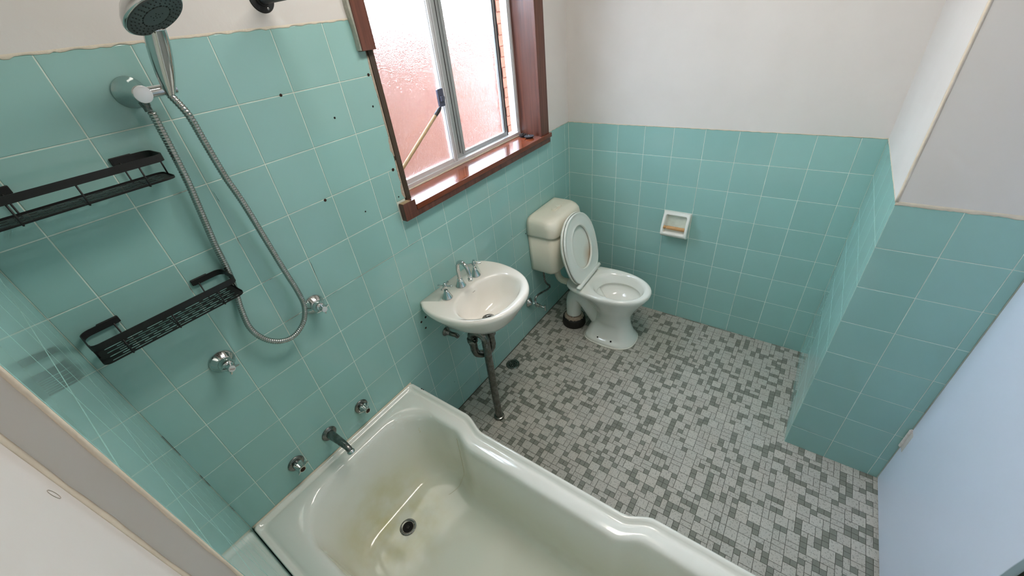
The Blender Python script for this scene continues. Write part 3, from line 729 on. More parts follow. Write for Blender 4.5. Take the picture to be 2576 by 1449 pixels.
# even spacing
P2 = [pts[0]]; acc = 0; step = .00155
for a, c in zip(pts[:-1], pts[1:]):
    d = (c - a).length
    while acc + d >= step:
        t = (step - acc) / d; a = a + (c - a) * t; P2.append(a.copy()); d = (c - a).length; acc = 0
    acc += d
rr = [.0084 if (i % 4) in (1, 2) else .0073 for i in range(len(P2))]
b_ = MB(); b_.tube(P2, rr, 12)
hose = b_.build('shower_hose', M['hose'], smooth=True, label='chrome ribbed hose hanging in a long loop from the hand shower', cat='hose')

# ------------------------------------------------------------------ black shower baskets
def plate_mesh(name, outline, holes, th):
    cu = bpy.data.curves.new(name, 'CURVE'); cu.dimensions = '2D'; cu.fill_mode = 'BOTH'; cu.extrude = th / 2
    for lp in [outline] + holes:
        s_ = cu.splines.new('POLY'); s_.points.add(len(lp) - 1)
        for p_, c in zip(s_.points, lp): p_.co = (c[0], c[1], 0, 1)
        s_.use_cyclic_u = True
    ob = bpy.data.objects.new('tmp', cu); C.objects.link(ob)
    me = bpy.data.meshes.new_from_object(ob.evaluated_get(bpy.context.evaluated_depsgraph_get()))
    bpy.data.objects.remove(ob); bpy.data.curves.remove(cu); me.name = name
    return me
def rrect(x0, x1, y0, y1, r, n=6):
    pts = []
    for cx_, cy_, a in ((x1 - r, y1 - r, 0), (x0 + r, y1 - r, PI / 2), (x0 + r, y0 + r, PI), (x1 - r, y0 + r, 1.5 * PI)):
        for i in range(n + 1): t = a + PI / 2 * i / n; pts.append((cx_ + r * math.cos(t), cy_ + r * math.sin(t)))
    return pts
SX0, SX1, SD = 0.0, .305, .098      # local size
slots = []
rows = [(-.0215 - .0112 * k, k % 2) for k in range(7)]
for y, ph in rows:
    x = .016 + ph * .021
    while x < SX1 - .022:
        x1 = min(x + .034, SX1 - .014)
        if x1 - x > .008: slots.append(rrect(x, x1, y - .0030, y + .0030, .0029, 4))
        x += .0425
tray_me = plate_mesh('tray', rrect(SX0, SX1, -SD, -.010, .016), slots, .0009)
def basket(loc, label):
    t = empty('shower_basket', loc, label, 'basket', 'black wire baskets on the shower wall')
    tr = bpy.data.objects.new('tray', tray_me); C.objects.link(tr); tr.parent = t; tr.location = (0, 0, 0)
    if not tray_me.materials: tray_me.materials.append(M['black'])
    # raised lip round the tray
    b_ = MB(); lip = rrect(SX0, SX1, -SD, -.010, .016, 8)
    b_.loft([[(x, y, -.0007) for x, y in lip], [(x + (.0003), y, .0035) for x, y in lip], [(x + (.0008 if x < .15 else -.0008), y + (.0008 if y < -.05 else -.0008), .0035) for x, y in lip], [(x + (.0008 if x < .15 else -.0008), y + (.0008 if y < -.05 else -.0008), -.0007) for x, y in lip]], False, False)
    b_.build('tray_lip', M['black'], t)
    ZR = .0455; H_ = .0074
    # flat rail: pad on the wall, out to the end, round to the front and back
    path = [(.070, -.006, ZR), (.035, -.006, ZR)] + [(.020 + .018 * math.cos(a), -.024 + .018 * math.sin(a), ZR) for a in [PI / 2 + i * PI / 14 for i in range(8)]] + \
           [(.002, -.050, ZR), (.002, -.082, ZR)] + [(.018 + .016 * math.cos(a), -.082 + .016 * math.sin(a), ZR) for a in [PI + i * PI / 12 for i in range(7)]]
    right = [(SX1 - x, y, z) for x, y, z in path][::-1]
    b_ = MB(); b_.tube(path + right, .01, 4, True, flat=(H_, .0011)); b_.build('rail', M['black'], t, auto=50)
    for x0 in (.034, SX1 - .074):
        b_ = MB(); b_.box(x0, x0 + .040, -.0065, .0, ZR - .0075, ZR + .0085); b_.build('wall_pad', M['black'], t, bevel=.0015)
    # wires
    for x in (.052, .149, SX1 - .052):
        b_ = MB(); b_.tube([(x, -SD + .001, ZR - .004), (x, -SD + .0005, .0), (x, -SD + .001, -.002), (x, -SD + .012, -.0025), (x, -.02, -.0025)], .0017, 8); b_.build('wire', M['black'], t, smooth=True)
    for x in (.060, SX1 - .060):
        b_ = MB(); b_.tube([(x, -.0075, ZR - .004), (x, -.0085, .002), (x, -.012, -.001), (x, -.02, -.0025)], .0017, 8); b_.build('wire', M['black'], t, smooth=True)
    for x in (.0025, SX1 - .0025):
        b_ = MB(); b_.tube([(x, -.055, ZR - .005), (x, -.055, .003)], .0017, 8); b_.build('wire', M['black'], t, smooth=True)
    return t
basket((.018, -.0005, 1.567), 'upper black metal basket on the tiled wall below the hand shower')
basket((.018, -.0005, 1.250), 'lower black metal basket on the tiled wall, above a chrome tap')

# ------------------------------------------------------------------ curtain rod
cr_ = empty('curtain_rod', (.710, -.0005, 1.882), 'black curtain rod with a round wall flange, above the tiles', 'rod')
b_ = MB(); b_.lathe([(.0310, 0), (.0315, .001), (.0300, .003), (.0175, .0045), (.0165, .012), (.016, .013)], cr_.location, (0, -1, 0), 40); P(b_, 'flange', M['black'], cr_, auto=35)
b_ = MB(); b_.tube([(.710, -.006, 1.882), (.710, -1.80, 1.882)], .0135, 24); P(b_, 'rod', M['black'], cr_, auto=40)
for a in (2.6, 5.0, .6):
    b_ = MB(); b_.lathe([(.0032, 0), (.003, .0012), (.0012, .0018)], (.710 + .0235 * math.cos(a), -.0036, 1.882 + .0235 * math.sin(a)), (0, -1, 0), 14); P(b_, 'screw', M['dull'], cr_, auto=40)

# ------------------------------------------------------------------ screw holes in the tiles
for x, z, r, k in ((.666, 1.666, .0042, 1), (.802, 1.575, .0035, 0), (.676, 1.354, .005, 1), (.801, 1.261, .003, 0), (.952, 1.576, .0035, 0), (.968, 1.668, .005, 1), (.963, 1.357, .006, 1), (.955, 1.255, .003, 0),
                   (.893, .683, .0055, 1), (.922, .690, .006, 0), (.907, .638, .0055, 1), (1.752, .712, .004, 0), (.985, .200, .002, 0), (1.62, .76, .002, 0)):
    b_ = MB(); pr = [(r * (1 + .15 * mnoise(Vector((k, x * 30, 0)))), 0), (r * .9, .0005)]
    b_.lathe(pr, (x, -.0002, z), (0, -1, 0), 9); b_.build('screw_hole', M['rust'] if k else M['dark'], wall_back)
# cracked and blackened stretches of grout
for x0, x1, z0, z1 in ((.548, .60, 1.0475, 1.0475), (.40, .45, 1.049, 1.049), (.67, .86, 1.0485, 1.0485), (.395, .397, 1.32, 1.36), (.243, .2415, 1.30, 1.27), (.40, .43, 1.204, 1.203), (.30, .33, 1.204, 1.204), (.55, .553, 1.10, 1.19), (.86, .99, 1.048, 1.048), (.32, .36, 1.511, 1.511), (1.50, 1.60, 1.048, 1.048), (.40, .402, 1.49, 1.46), (.86, .8605, .80, .87)):
    b_ = MB(); n_ = 8
    b_.tube([(x0 + (x1 - x0) * i / n_ + .0008 * mnoise(Vector((x0 * 9, i, 1))), -.0004, z0 + (z1 - z0) * i / n_ + .0008 * mnoise(Vector((x0 * 9, i, 4)))) for i in range(n_ + 1)], [.0001 + .0006 * abs(mnoise(Vector((i * .9, x0 * 20, 2)))) for i in range(n_ + 1)], 5)
    b_.build('grout_crack', M['dark'], wall_back)
# dark mould line along the bath corner
for z0, z1 in ((.86, .95), (.70, .76), (.55, .58)):
    b_ = MB(); b_.tube([(.0012, -.0012, z0 + (z1 - z0) * i / 6) for i in range(7)], [.0002 + .0004 * random.random() for i in range(7)], 5); b_.build('mould_line', M['dark'], wall_back)

# ------------------------------------------------------------------ wash basin
bx = 1.108; BZ = .781
basin = empty('wash_basin', (bx, 0, BZ), 'ivory ceramic wash basin hung on the tiled wall under the window', 'basin')
half = [(0, -.400), (.070, -.391), (.132, -.361), (.184, -.308), (.216, -.243), (.231, -.165), (.231, -.100), (.216, -.038), (.196, -.006)]
hp2 = cat([(x, y, 0) for x, y in half], 5)
outl = [(p.x, p.y) for p in hp2] + [(.196 - i * .392 / 16, -.0015) for i in range(17)] + [(-p.x, p.y) for p in hp2[::-1]][:-1]
CX, CY = 0, -.2
def oring(sc_, z, back=True, shrink=0.0, drop=0.0):
    out = []
    for x, y in outl:
        d = math.hypot(x - CX, y - CY)
        xx = CX + (x - CX) * (1 - shrink / d); yy = CY + (y - CY) * (1 - shrink / d)
        xx *= sc_; yy = min(yy if y < -.003 else -.0015, -.0015)
        out.append((bx + xx, yy, z + drop * (yy / -.4)))
    return out
# inner bowl outline matched by angle
def bowl_ring(sx_, sy_, cy_, z, n_pow=2.25, backflat=1.0):
    out = []
    for x, y in outl:
        a = math.atan2(y - CY, x - CX); c, s_ = math.cos(a), math.sin(a)
        syy = sy_ * (backflat if s_ > 0 else 1)
        r = (abs(c / sx_) ** n_pow + abs(s_ / syy) ** n_pow) ** (-1 / n_pow)
        out.append((bx - .010 + r * c * .975, cy_ + r * s_, z))
    return out
Rg = [oring(.20, BZ - .150, shrink=.0)]
def under(k, z, cyk):   # underside rings shrink towards the waste
    out = []
    for x, y in outl:
        out.append((bx + x * k, min(cyk + (y - cyk) * k if y < -.003 else -.0015 + (cyk + .0015) * (1 - k) * .9, -.0015), z))
    return out
Rg = [under(.16, BZ - .178, -.22), under(.34, BZ - .172, -.22), under(.58, BZ - .143, -.21), under(.78, BZ - .098, -.2), under(.90, BZ - .058, -.2), under(.970, BZ - .036, -.2), under(.995, BZ - .024, -.2)]
Rg += [oring(1, BZ - .016), oring(1, BZ - .008, shrink=.001), oring(1, BZ - .003, shrink=.004), oring(1, BZ, shrink=.010), oring(1, BZ + .0005, shrink=.018)]
Rg += [bowl_ring(.188, .128, -.243, BZ - .0005), bowl_ring(.182, .122, -.243, BZ - .002), bowl_ring(.176, .116, -.243, BZ - .007), bowl_ring(.170, .111, -.242, BZ - .016), bowl_ring(.159, .104, -.240, BZ - .040), bowl_ring(.143, .094, -.236, BZ - .074), bowl_ring(.116, .079, -.231, BZ - .108), bowl_ring(.078, .058, -.225, BZ - .130), bowl_ring(.042, .038, -.221, BZ - .139), bowl_ring(.022, .022, -.219, BZ - .142, 2.0)]
b_ = MB(); b_.loft(Rg, True, True); P(b_, 'bowl', M['basin'], basin, smooth=True)
b_ = MB(); b_.lathe([(.0305, -.001), (.0305, .0014), (.028, .0024), (.0165, .0010), (.014, -.004)], (bx - .010, -.219, BZ - .1412), (0, 0, 1), 32, False, False); P(b_, 'waste_ring', M['dull'], basin, smooth=True)
b_ = MB(); b_.lathe([(.0160, 0), (.0160, .0006)], (bx - .010, -.219, BZ - .1408), (0, 0, 1), 20); P(b_, 'waste_hole', M['dark'], basin)
b_ = MB(); b_.box(bx - .012, bx + .004, -.1515, -.1502, BZ - .0165, BZ - .0155); P(b_, 'maker_mark', M['dull'], basin)
# silicone bead at the wall
def cross_tap(name, x, y, z, label, rot):
    t = empty(name, (x, y, z), label, 'tap', 'cross-handle taps on the basin')
    o = t.location
    b_ = MB(); b_.lathe([(.0235, 0), (.0240, .002), (.0225, .005), (.0175, .016), (.0125, .028), (.0098, .036), (.0095, .040)], o, (0, 0, 1), 36); P(b_, 'skirt', M['chrome'], t, smooth=True)
    b_ = MB(); b_.lathe([(.0065, .038), (.0065, .052), (.0095, .056), (.0108, .062), (.0095, .069), (.0072, .072), (.0068, .076), (.005, .078)], o, (0, 0, 1), 28); P(b_, 'hub', M['chrome'], t, smooth=True)
    b_ = MB()
    for k in range(4):
        a = rot + k * PI / 2; d = Vector((math.cos(a), math.sin(a), 0)); c = Vector(o) + Vector((0, 0, .063))
        b_.tube([c + d * .006, c + d * .011, c + d * .031, c + d * .033], [.0038, .0034, .0058, .0048], 14)
    P(b_, 'cross_handle', M['chrome'], t, smooth=True)
cross_tap('basin_tap', .998, -.090, BZ, 'cross-handle chrome basin tap nearer the bath', .35)
cross_tap('basin_tap', 1.196, -.090, BZ, 'cross-handle chrome basin tap nearer the toilet', .75)
fs = empty('basin_spout', (1.097, -.083, BZ), 'curved chrome spout between the two basin taps', 'spout')
o = fs.location
b_ = MB(); b_.lathe([(.0245, 0), (.025, .002), (.0235, .005), (.0185, .015), (.0145, .026), (.0125, .033), (.0125, .037), (.0105, .0385)], o, (0, 0, 1), 36); P(b_, 'skirt', M['chrome'], fs, smooth=True)
dr = Vector((-.12, -.993, 0))
pr = [(0, .034), (0, .072), (.002, .100), (.012, .124), (.032, .136), (.054, .131), (.070, .112), (.076, .090), (.0785, .070)]
pts = cat([Vector(o) + dr * a + Vector((0, 0, c)) for a, c in pr], 6)
b_ = MB(); b_.tube(pts, .0090, 22); P(b_, 'spout', M['chrome'], fs, smooth=True)
b_ = MB(); e1 = Vector(o) + dr * .0785 + Vector((0, 0, .072)); b_.lathe([(.0098, 0), (.0118, .002), (.0118, .012), (.0100, .013), (.009, .009)], e1, (dr.x * .1, dr.y * .1, -1), 28); P(b_, 'nozzle', M['chrome'], fs, auto=40)

# waste pipe: tailpiece, U trap, over-bend and straight leg to the floor
wp = empty('waste_pipe', (1.040, -.235, 0), 'dull grey metal trap and waste pipe from basin to floor', 'pipe')
T = Vector((1.093, -.216, 0))
b_ = MB(); b_.lathe([(.0205, .540), (.0225, .546), (.026, .548), (.026, .568), (.0225, .571), (.018, .58), (.018, .599)], T, (0, 0, 1), 6 * 6); P(b_, 'nut', M['pipe'], wp, auto=40)
b_ = MB(); pts = cat([T + Vector((0, 0, .56)), T + Vector((0, 0, .50)), T + Vector((0, 0, .480)), T + Vector((-.008, .006, .455)), T + Vector((-.034, .024, .440)), T + Vector((-.062, .043, .452)), T + Vector((-.071, .049, .478)), T + Vector((-.072, .050, .51)), T + Vector((-.072, .050, .55))], 7)
b_.tube(pts, .0185, 24); P(b_, 'trap', M['pipe'], wp, smooth=True)
A = T + Vector((-.072, .050, 0)); B = Vector((1.034, -.236, 0))
b_ = MB(); b_.lathe([(.0225, .535), (.025, .538), (.025, .556), (.0225, .559)], A, (0, 0, 1), 30)
b_.lathe([(.0165, 0), (.0165, .014), (.013, .016)], A + Vector((-.012, -.012, .545)), (-1, -.5, 0), 6); P(b_, 'nut', M['pipe'], wp, auto=40)
b_ = MB(); mid = (A + B) / 2
pts = cat([A + Vector((0, 0, .55)), A + Vector((.001, 0, .575)), A + (B - A) * .2 + Vector((0, 0, .590)), mid + Vector((0, 0, .597)), A + (B - A) * .85 + Vector((0, 0, .586)), B + Vector((0, 0, .565)), B + Vector((0, 0, .52)), B + Vector((.004, .006, .25)), Vector((1.040, -.228, .0))], 7)
b_.tube(pts, .0188, 24); P(b_, 'down_pipe', M['pipe'], wp, smooth=True)
b_ = MB(); b_.lathe([(.028, 0), (.0285, .004), (.026, .012), (.0215, .014), (.0205, .020)], (1.040, -.228, 0), (0, 0, 1), 28); P(b_, 'floor_collar', M['pipe'], wp, auto=40)
# old stub under the basin
st = empty('pipe_stub', (1.012, -.0005, .535), 'short corroded brass pipe stub on the wall beneath the basin', 'pipe')
b_ = MB(); b_.lathe([(.023, 0), (.0235, .002), (.020, .006), (.013, .010), (.012, .030)], st.location, (0, -1, 0), 30); P(b_, 'flange', M['dull'], st, smooth=True)
b_ = MB(); b_.tube(cat([(1.012, -.024, .535), (1.014, -.042, .533), (1.022, -.054, .527), (1.030, -.058, .512)], 5), .011, 18); P(b_, 'elbow', M['pipe'], st, smooth=True)

# ------------------------------------------------------------------ toilet
tx = 1.928; RZ = .385
wc = empty('toilet', (tx, -.45, 0), 'white toilet with raised seat and ivory cistern in the corner', 'toilet')
def egg(hw, yf, yb, z, n_=2.1, back=2.6, bw=None, N_=64, cx_=None):
    """outline: front nose at yf (most negative), back at yb"""
    cx_ = tx if cx_ is None else cx_
    cy_ = yf + (yb - yf) * .52; out = []
    for k in range(N_):
        a = 2 * PI * k / N_; c, s_ = math.cos(a), math.sin(a)
        L_ = (cy_ - yf) if s_ < 0 else (yb - cy_); pw = n_ if s_ < 0 else back
        r = (abs(c / hw) ** pw + abs(s_ / L_) ** pw) ** (-1 / pw)
        x = r * c; y = r * s_
        if bw is not None and s_ > 0: x *= 1 - (1 - bw) * (y / L_) ** 1.5
        out.append((cx_ + x, cy_ + y, z))
    return out
FT = [(.128, -.640, -.325, 0, 2.5, 4.0, .95), (.128, -.640, -.325, .010, 2.5, 4.0, .95), (.124, -.634, -.328, .022, 2.4, 4.0, .95), (.112, -.622, -.336, .045, 2.3, 3.4, .92), (.098, -.607, -.355, .085, 2.2, 3.0, .9), (.088, -.597, -.375, .125, 2.1, 2.6, .9),
      (.084, -.594, -.388, .165, 2.05, 2.4, .9), (.089, -.601, -.386, .200, 2.0, 2.3, .9), (.104, -.620, -.366, .240, 2.0, 2.3, .9), (.126, -.646, -.330, .285, 2.0, 2.3, .88), (.147, -.673, -.290, .325, 2.05, 2.6, .86), (.160, -.690, -.240, .352, 2.1, 3.6, .84),
      (.1665, -.698, -.214, .364, 2.1, 4.6, .84), (.1675, -.700, -.208, .376, 2.1, 5.0, .84), (.165, -.697, -.210, .3855, 2.1, 5.0, .84), (.158, -.690, -.216, .389, 2.1, 4.6, .84), (.149, -.681, -.270, .3895, 2.1, 2.8, .90),
      (.137, -.668, -.335, .3885, 2.1, 2.2, .96), (.129, -.660, -.352, .384, 2.1, 2.1, 1), (.122, -.653, -.362, .372, 2.1, 2.1, 1), (.115, -.646, -.372, .352, 2.1, 2.1, 1), (.109, -.639, -.381, .338, 2.1, 2.1, 1), (.1075, -.637, -.383, .334, 2.1, 2.1, 1), (.1085, -.638, -.382, .330, 2.1, 2.1, 1),
      (.119, -.649, -.369, .325, 2.1, 2.1, 1), (.118, -.646, -.372, .310, 2.1, 2.1, 1), (.110, -.634, -.382, .290, 2.1, 2.1, 1), (.098, -.620, -.394, .272, 2.1, 2.1, 1), (.080, -.594, -.41, .258, 2, 2, 1), (.05, -.56, -.44, .252, 2, 2, 1), (.01, -.51, -.49, .250, 2, 2, 1)]
rings = [egg(hw, yf, yb, z, n_, bk, bw) for hw, yf, yb, z, n_, bk, bw in FT]
# side recess with the fixing holes, pinched into the foot
def pinch(p):
    x, y, z = p
    if z > .16 or z < .02: return p
    m_ = math.exp(-((y + .475) / .075) ** 4) * smooth01(.022, .034, z) * (1 - smooth01(.105, .16, z))
    s_ = 1 if x > tx else -1
    return (x - s_ * .020 * m_, y, z)
fine = []
for k in range(len(rings) - 1):
    n_ = 3 if rings[k][0][2] < .16 and k > 0 else 1
    for t in range(n_):
        fine.append([pinch(tuple(a[i] + (b2[i] - a[i]) * t / n_ for i in range(3))) for a, b2 in zip(rings[k], rings[k + 1])])
fine.append(rings[-1])
b_ = MB(); b_.loft(fine, True, True); P(b_, 'pan', M['porcelain'], wc, smooth=True)
# S-bend outlet
b_ = MB(); pts = cat([(tx, -.430, .060), (tx, -.395, .100), (tx, -.355, .150), (tx, -.318, .200), (tx, -.285, .232), (tx - .001, -.252, .243), (tx - .003, -.228, .226), (tx - .005, -.217, .190), (tx - .006, -.215, .14), (tx - .006, -.215, .085)], 6)
n_ = len(pts); b_.tube(pts, [.049 + .006 * (1 - i / n_) for i in range(n_)], 28); P(b_, 'outlet_bend', M['porcelain'], wc, smooth=True)
b_ = MB(); b_.tube(cat([(tx, -.300, .338), (tx, -.335, .300), (tx, -.375, .250), (tx, -.415, .20)], 5), [.05, .052, .054, .055, .055, .055, .055, .054, .053, .052, .05, .05, .048, .046, .045, .045], 20); P(b_, 'rear_web', M['porcelain'], wc, smooth=True)
b_ = MB(); b_.lathe([(.074, 0), (.077, .01), (.075, .045), (.072, .060), (.062, .064), (.045, .062)], (tx - .006, -.215, 0), (0, 0, 1), 40); P(b_, 'floor_collar', M['bitumen'], wc, smooth=True, label='black tarry floor collar')
rings = []
for k in range(48):
    a = 2 * PI * k / 48; j1 = .003 * mnoise(Vector((k * .9, 0, 0))); j2 = .005 * mnoise(Vector((k * .7, 5, 0)))
    c, s_ = math.cos(a), math.sin(a)
    rings.append([(tx - .006 + c * r, -.215 + s_ * r, z) for r, z in ((.044, .058), (.046, .082 + j2), (.056 + j1, .074 + j2), (.067 + j1 * 1.4, .061 + j2 * .6), (.060, .056))])
b_ = MB(); b_.loft(rings + [rings[0]], False, False); P(b_, 'mortar_ring', M['mortar'], wc, smooth=True, label='crumbly pale mortar ring')
b_ = MB()
rings = []
E_ = egg(.1295, -.6415, -.3235, 0, 2.5, 4.0, .95)
for k in range(64):
    x, y, z = E_[k]; d = Vector((x - tx, y + .48, 0)).normalized(); a = .004 + .002 * mnoise(Vector((k * .4, 2, 0)))
    rings.append([Vector((x, y, 0)) - d * .003, Vector((x, y, 0)) + d * a, Vector((x, y, .0045)) + d * a * .5, Vector((x, y, .0075)) - d * .002])
b_.loft(rings + [rings[0]], False, False); P(b_, 'caulk_bead', M['caulk'], wc, smooth=True)
for y, r in ((-.432, .0048), (-.520, .0058)):
    b_ = MB(); b_.lathe([(r, 0), (r, .002)], (tx - .1045, y, .036), (-.83, 0, .55), 14); P(b_, 'fixing_hole', M['dark'], wc)
# cistern
def ccut(hw, yf, z, r=.045, n_=7, yb=-.004, cx_=None):
    cx_ = 1.938 if cx_ is None else cx_
    pts = [(cx_ + hw, yb, z)]
    for i in range(6): pts.append((cx_ + hw, yb + (yf + r - yb) * (i + 1) / 6, z))
    for i in range(1, n_ + 1): a = -PI / 2 * i / n_; pts.append((cx_ + hw - r + r * math.cos(a), yf + r + r * math.sin(a), z))
    for i in range(1, 9): pts.append((cx_ + hw - r - (2 * hw - 2 * r) * i / 8, yf, z))
    for i in range(1, n_ + 1): a = -PI / 2 - PI / 2 * i / n_; pts.append((cx_ - hw + r + r * math.cos(a), yf + r + r * math.sin(a), z))
    for i in range(6): pts.append((cx_ - hw, yf + r + (yb - yf - r) * (i + 1) / 6, z))
    return pts
b_ = MB(); b_.loft([ccut(.142, -.152, .444, .04), ccut(.154, -.165, .448), ccut(.160, -.172, .464), ccut(.171, -.180, .70, .05)], True, True); P(b_, 'cistern_tank', M['cistern'], wc, smooth=True)
b_ = MB(); b_.loft([ccut(.173, -.182, .697, .05), ccut(.177, -.187, .699, .052), ccut(.178, -.189, .708, .055), ccut(.1775, -.1885, .745, .06), ccut(.1745, -.185, .773, .065), ccut(.168, -.178, .789, .07), ccut(.157, -.167, .800, .07), ccut(.140, -.152, .8065, .065), ccut(.10, -.12, .810, .05, yb=-.01), ccut(.03, -.09, .811, .01, yb=-.05)], True, True)
P(b_, 'cistern_lid', M['cistern'], wc, smooth=True)
b_ = MB(); b_.loft([[(1.943 + x, -.100 + y, .8095 + h) for x, y in rrect(-.046 + s_, .046 - s_, -.018 + s_, .018 - s_, .0165 - s_ * .9, 6)] for h, s_ in ((0, 0), (.0022, 0), (.0032, .001))], True, True); P(b_, 'button_surround', M['cistern'], wc, auto=40)
for sg in (-1, 1):
    b_ = MB(); x0, x1 = (.001, .041) if sg > 0 else (-.041, -.001)
    b_.loft([[(1.943 + x, -.100 + y, .8126 + h) for x, y in rrect(x0 + s_, x1 - s_, -.0135 + s_, .0135 - s_, .012, 6)] for h, s_ in ((0, 0), (.0055, 0), (.0075, .0015))], True, True); P(b_, 'flush_button', M['cistern'], wc, auto=40)
b_ = MB(); b_.tube(cat([(1.93, -.09, .47), (1.93, -.092, .40), (1.93, -.100, .345), (1.93, -.125, .318), (1.93, -.165, .315), (1.93, -.215, .318)], 6), .021, 24); P(b_, 'flush_pipe', M['cistern'], wc, smooth=True, label='ivory flush elbow')
b_ = MB(); b_.tube([(1.93, -.192, .3155), (1.93, -.235, .32)], [.031, .033], 24); P(b_, 'rubber_cone', M['rubber'], wc, auto=40, label='black rubber cone')
# raised seat and lid
HO = Vector((1.918, -.318, .408)); TOP = Vector((1.915, -.216, .796))
VD = (TOP - HO).normalized(); VL = (TOP - HO).length; UD = (Vector((1, .03, 0)) - VD * Vector((1, .03, 0)).dot(VD)).normalized(); ND = VD.cross(UD)
if ND.y > 0: ND = -ND
def seat_out(gr=0.0, N_=72):
    pts = []
    for k in range(N_):
        a = 2 * PI * k / N_; c, s_ = math.cos(a), math.sin(a)
        vc = VL * .50; hw = .186 + gr
        Lv = (VL - vc + gr) if s_ > 0 else (vc + gr); pw = 2.15 if s_ > 0 else 4.2
        r = (abs(c / hw) ** pw + abs(s_ / Lv) ** pw) ** (-1 / pw)
        x = r * c; y = vc + r * s_
        if s_ < 0: x *= 1 - .17 * ((vc - y) / vc) ** 1.6
        pts.append((x, y))
    return pts
hole = [(.110 * math.cos(2 * PI * k / 56), VL * .485 + (.128 if math.sin(2 * PI * k / 56) > 0 else .118) * math.sin(2 * PI * k / 56)) for k in range(56)]
def put_plane(me, off, name, m, label=None, bev=.0):
    o = new_obj(name, me, m); 
    mtx = Matrix(((UD.x, VD.x, ND.x, 0), (UD.y, VD.y, ND.y, 0), (UD.z, VD.z, ND.z, 0), (0, 0, 0, 1)))
    p = HO + ND * off
    me.transform(Matrix.Translation(p) @ mtx); 
    if ND.dot(UD.cross(VD)) < 0: me.flip_normals()
    rel(o, wc)
    if label: o['label'] = label
    if bev:
        bv = o.modifiers.new('b', 'BEVEL'); bv.width = bev; bv.segments = 3; bv.limit_method = 'ANGLE'; bv.angle_limit = math.radians(50)
        for p_ in me.polygons: p_.use_smooth = True
        o.modifiers.new('wn', 'WEIGHTED_NORMAL')
    return o
# ring with rounded section, built by lofting from the hole to the outer edge
ou = seat_out(0); n_ = len(ou)
def inner_at(k, sc_):
    x, y = ou[k]; yc = VL * .485; a = math.atan2(y - yc, x)
    s_ = math.sin(a); hx, hy = .110 * sc_, (.135 if s_ > 0 else .125) * sc_
    r = 1 / math.sqrt((math.cos(a) / hx) ** 2 + (s_ / hy) ** 2); return (r * math.cos(a), yc + r * s_)
def mixp(k, t, h):
    a = inner_at(k, 1); c = ou[k]; return HO + UD * (a[0] + (c[0] - a[0]) * t) + VD * (a[1] + (c[1] - a[1]) * t) + ND * h
prof = [(0, .004), (-.01, .009), (0, .0135), (.03, .0150), (.07, .0150), (.11, .0130), (.3, .0122), (.7, .0122), (.90, .0125), (.93, .0140), (.98, .0140), (1.0, .0120), (1.0, .004), (.98, .001), (.5, .0), (.02, .001)]
b_ = MB(); b_.loft([[mixp(k, t, h) for k in range(n_)] for t, h in prof] + [[mixp(k, prof[0][0], prof[0][1]) for k in range(n_)]], False, False); P(b_, 'seat_ring', M['seat'], wc, smooth=True)
ou2 = seat_out(.004)
def lidp(s_, h): return [HO + UD * (x * s_) + VD * (VL * .5 + (y - VL * .5) * s_) + ND * h for x, y in ou2]
b_ = MB(); b_.loft([lidp(.0, -.004), lidp(.6, -.004), lidp(.975, -.004), lidp(.985, -.001), lidp(1, -.001), lidp(1.0, -.012), lidp(.97, -.019), lidp(.85, -.024), lidp(.3, -.026), lidp(0, -.026)], False, False); P(b_, 'seat_lid', M['seat'], wc, smooth=True)
# urine-yellow stain patch stays on the lid inside
m = M['lidstain'] = mat('stained_plastic', (222, 226, 220), .3)
N, L, bb = nodes(m); geo = N.new('ShaderNodeNewGeometry'); vd = N.new('ShaderNodeVectorMath'); vd.operation = 'DISTANCE'
cst = HO + UD * .085 + VD * (VL * .27); vd.inputs[1].default_value = cst; L.new(geo.outputs['Position'], vd.inputs[0])
mr = N.new('ShaderNodeMapRange'); mr.inputs['From Min'].default_value = .0; mr.inputs['From Max'].default_value = .085; mr.inputs['To Min'].default_value = .7; mr.inputs['To Max'].default_value = 0; L.new(vd.outputs['Value'], mr.inputs['Value'])
mx = N.new('ShaderNodeMix'); mx.data_type = 'RGBA'; mx.inputs['A'].default_value = lin((224, 226, 218)); mx.inputs['B'].default_value = lin((176, 142, 96)); L.new(mr.outputs[0], mx.inputs['Factor']); L.new(mx.outputs['Result'], bb.inputs['Base Color'])
bpy.data.objects['seat_lid'].data.materials[0] = m
b_ = MB(); b_.tube([HO + UD * -.150 + ND * .007 + VD * .002, HO + UD * -.148 + ND * .008 + VD * .004, HO + UD * .148 + ND * .008 + VD * .004, HO + UD * .150 + ND * .008 + VD * .004], [.0115, .0130, .0130, .0115], 18); P(b_, 'hinge_bar', M['seat'], wc, auto=40)
for s_ in (-.115, .115):
    b_ = MB(); b_.tube([HO + UD * s_ + ND * .008, Vector((tx + s_, -.325, .386))], .011, 14); P(b_, 'hinge_post', M['seat'], wc, auto=40)

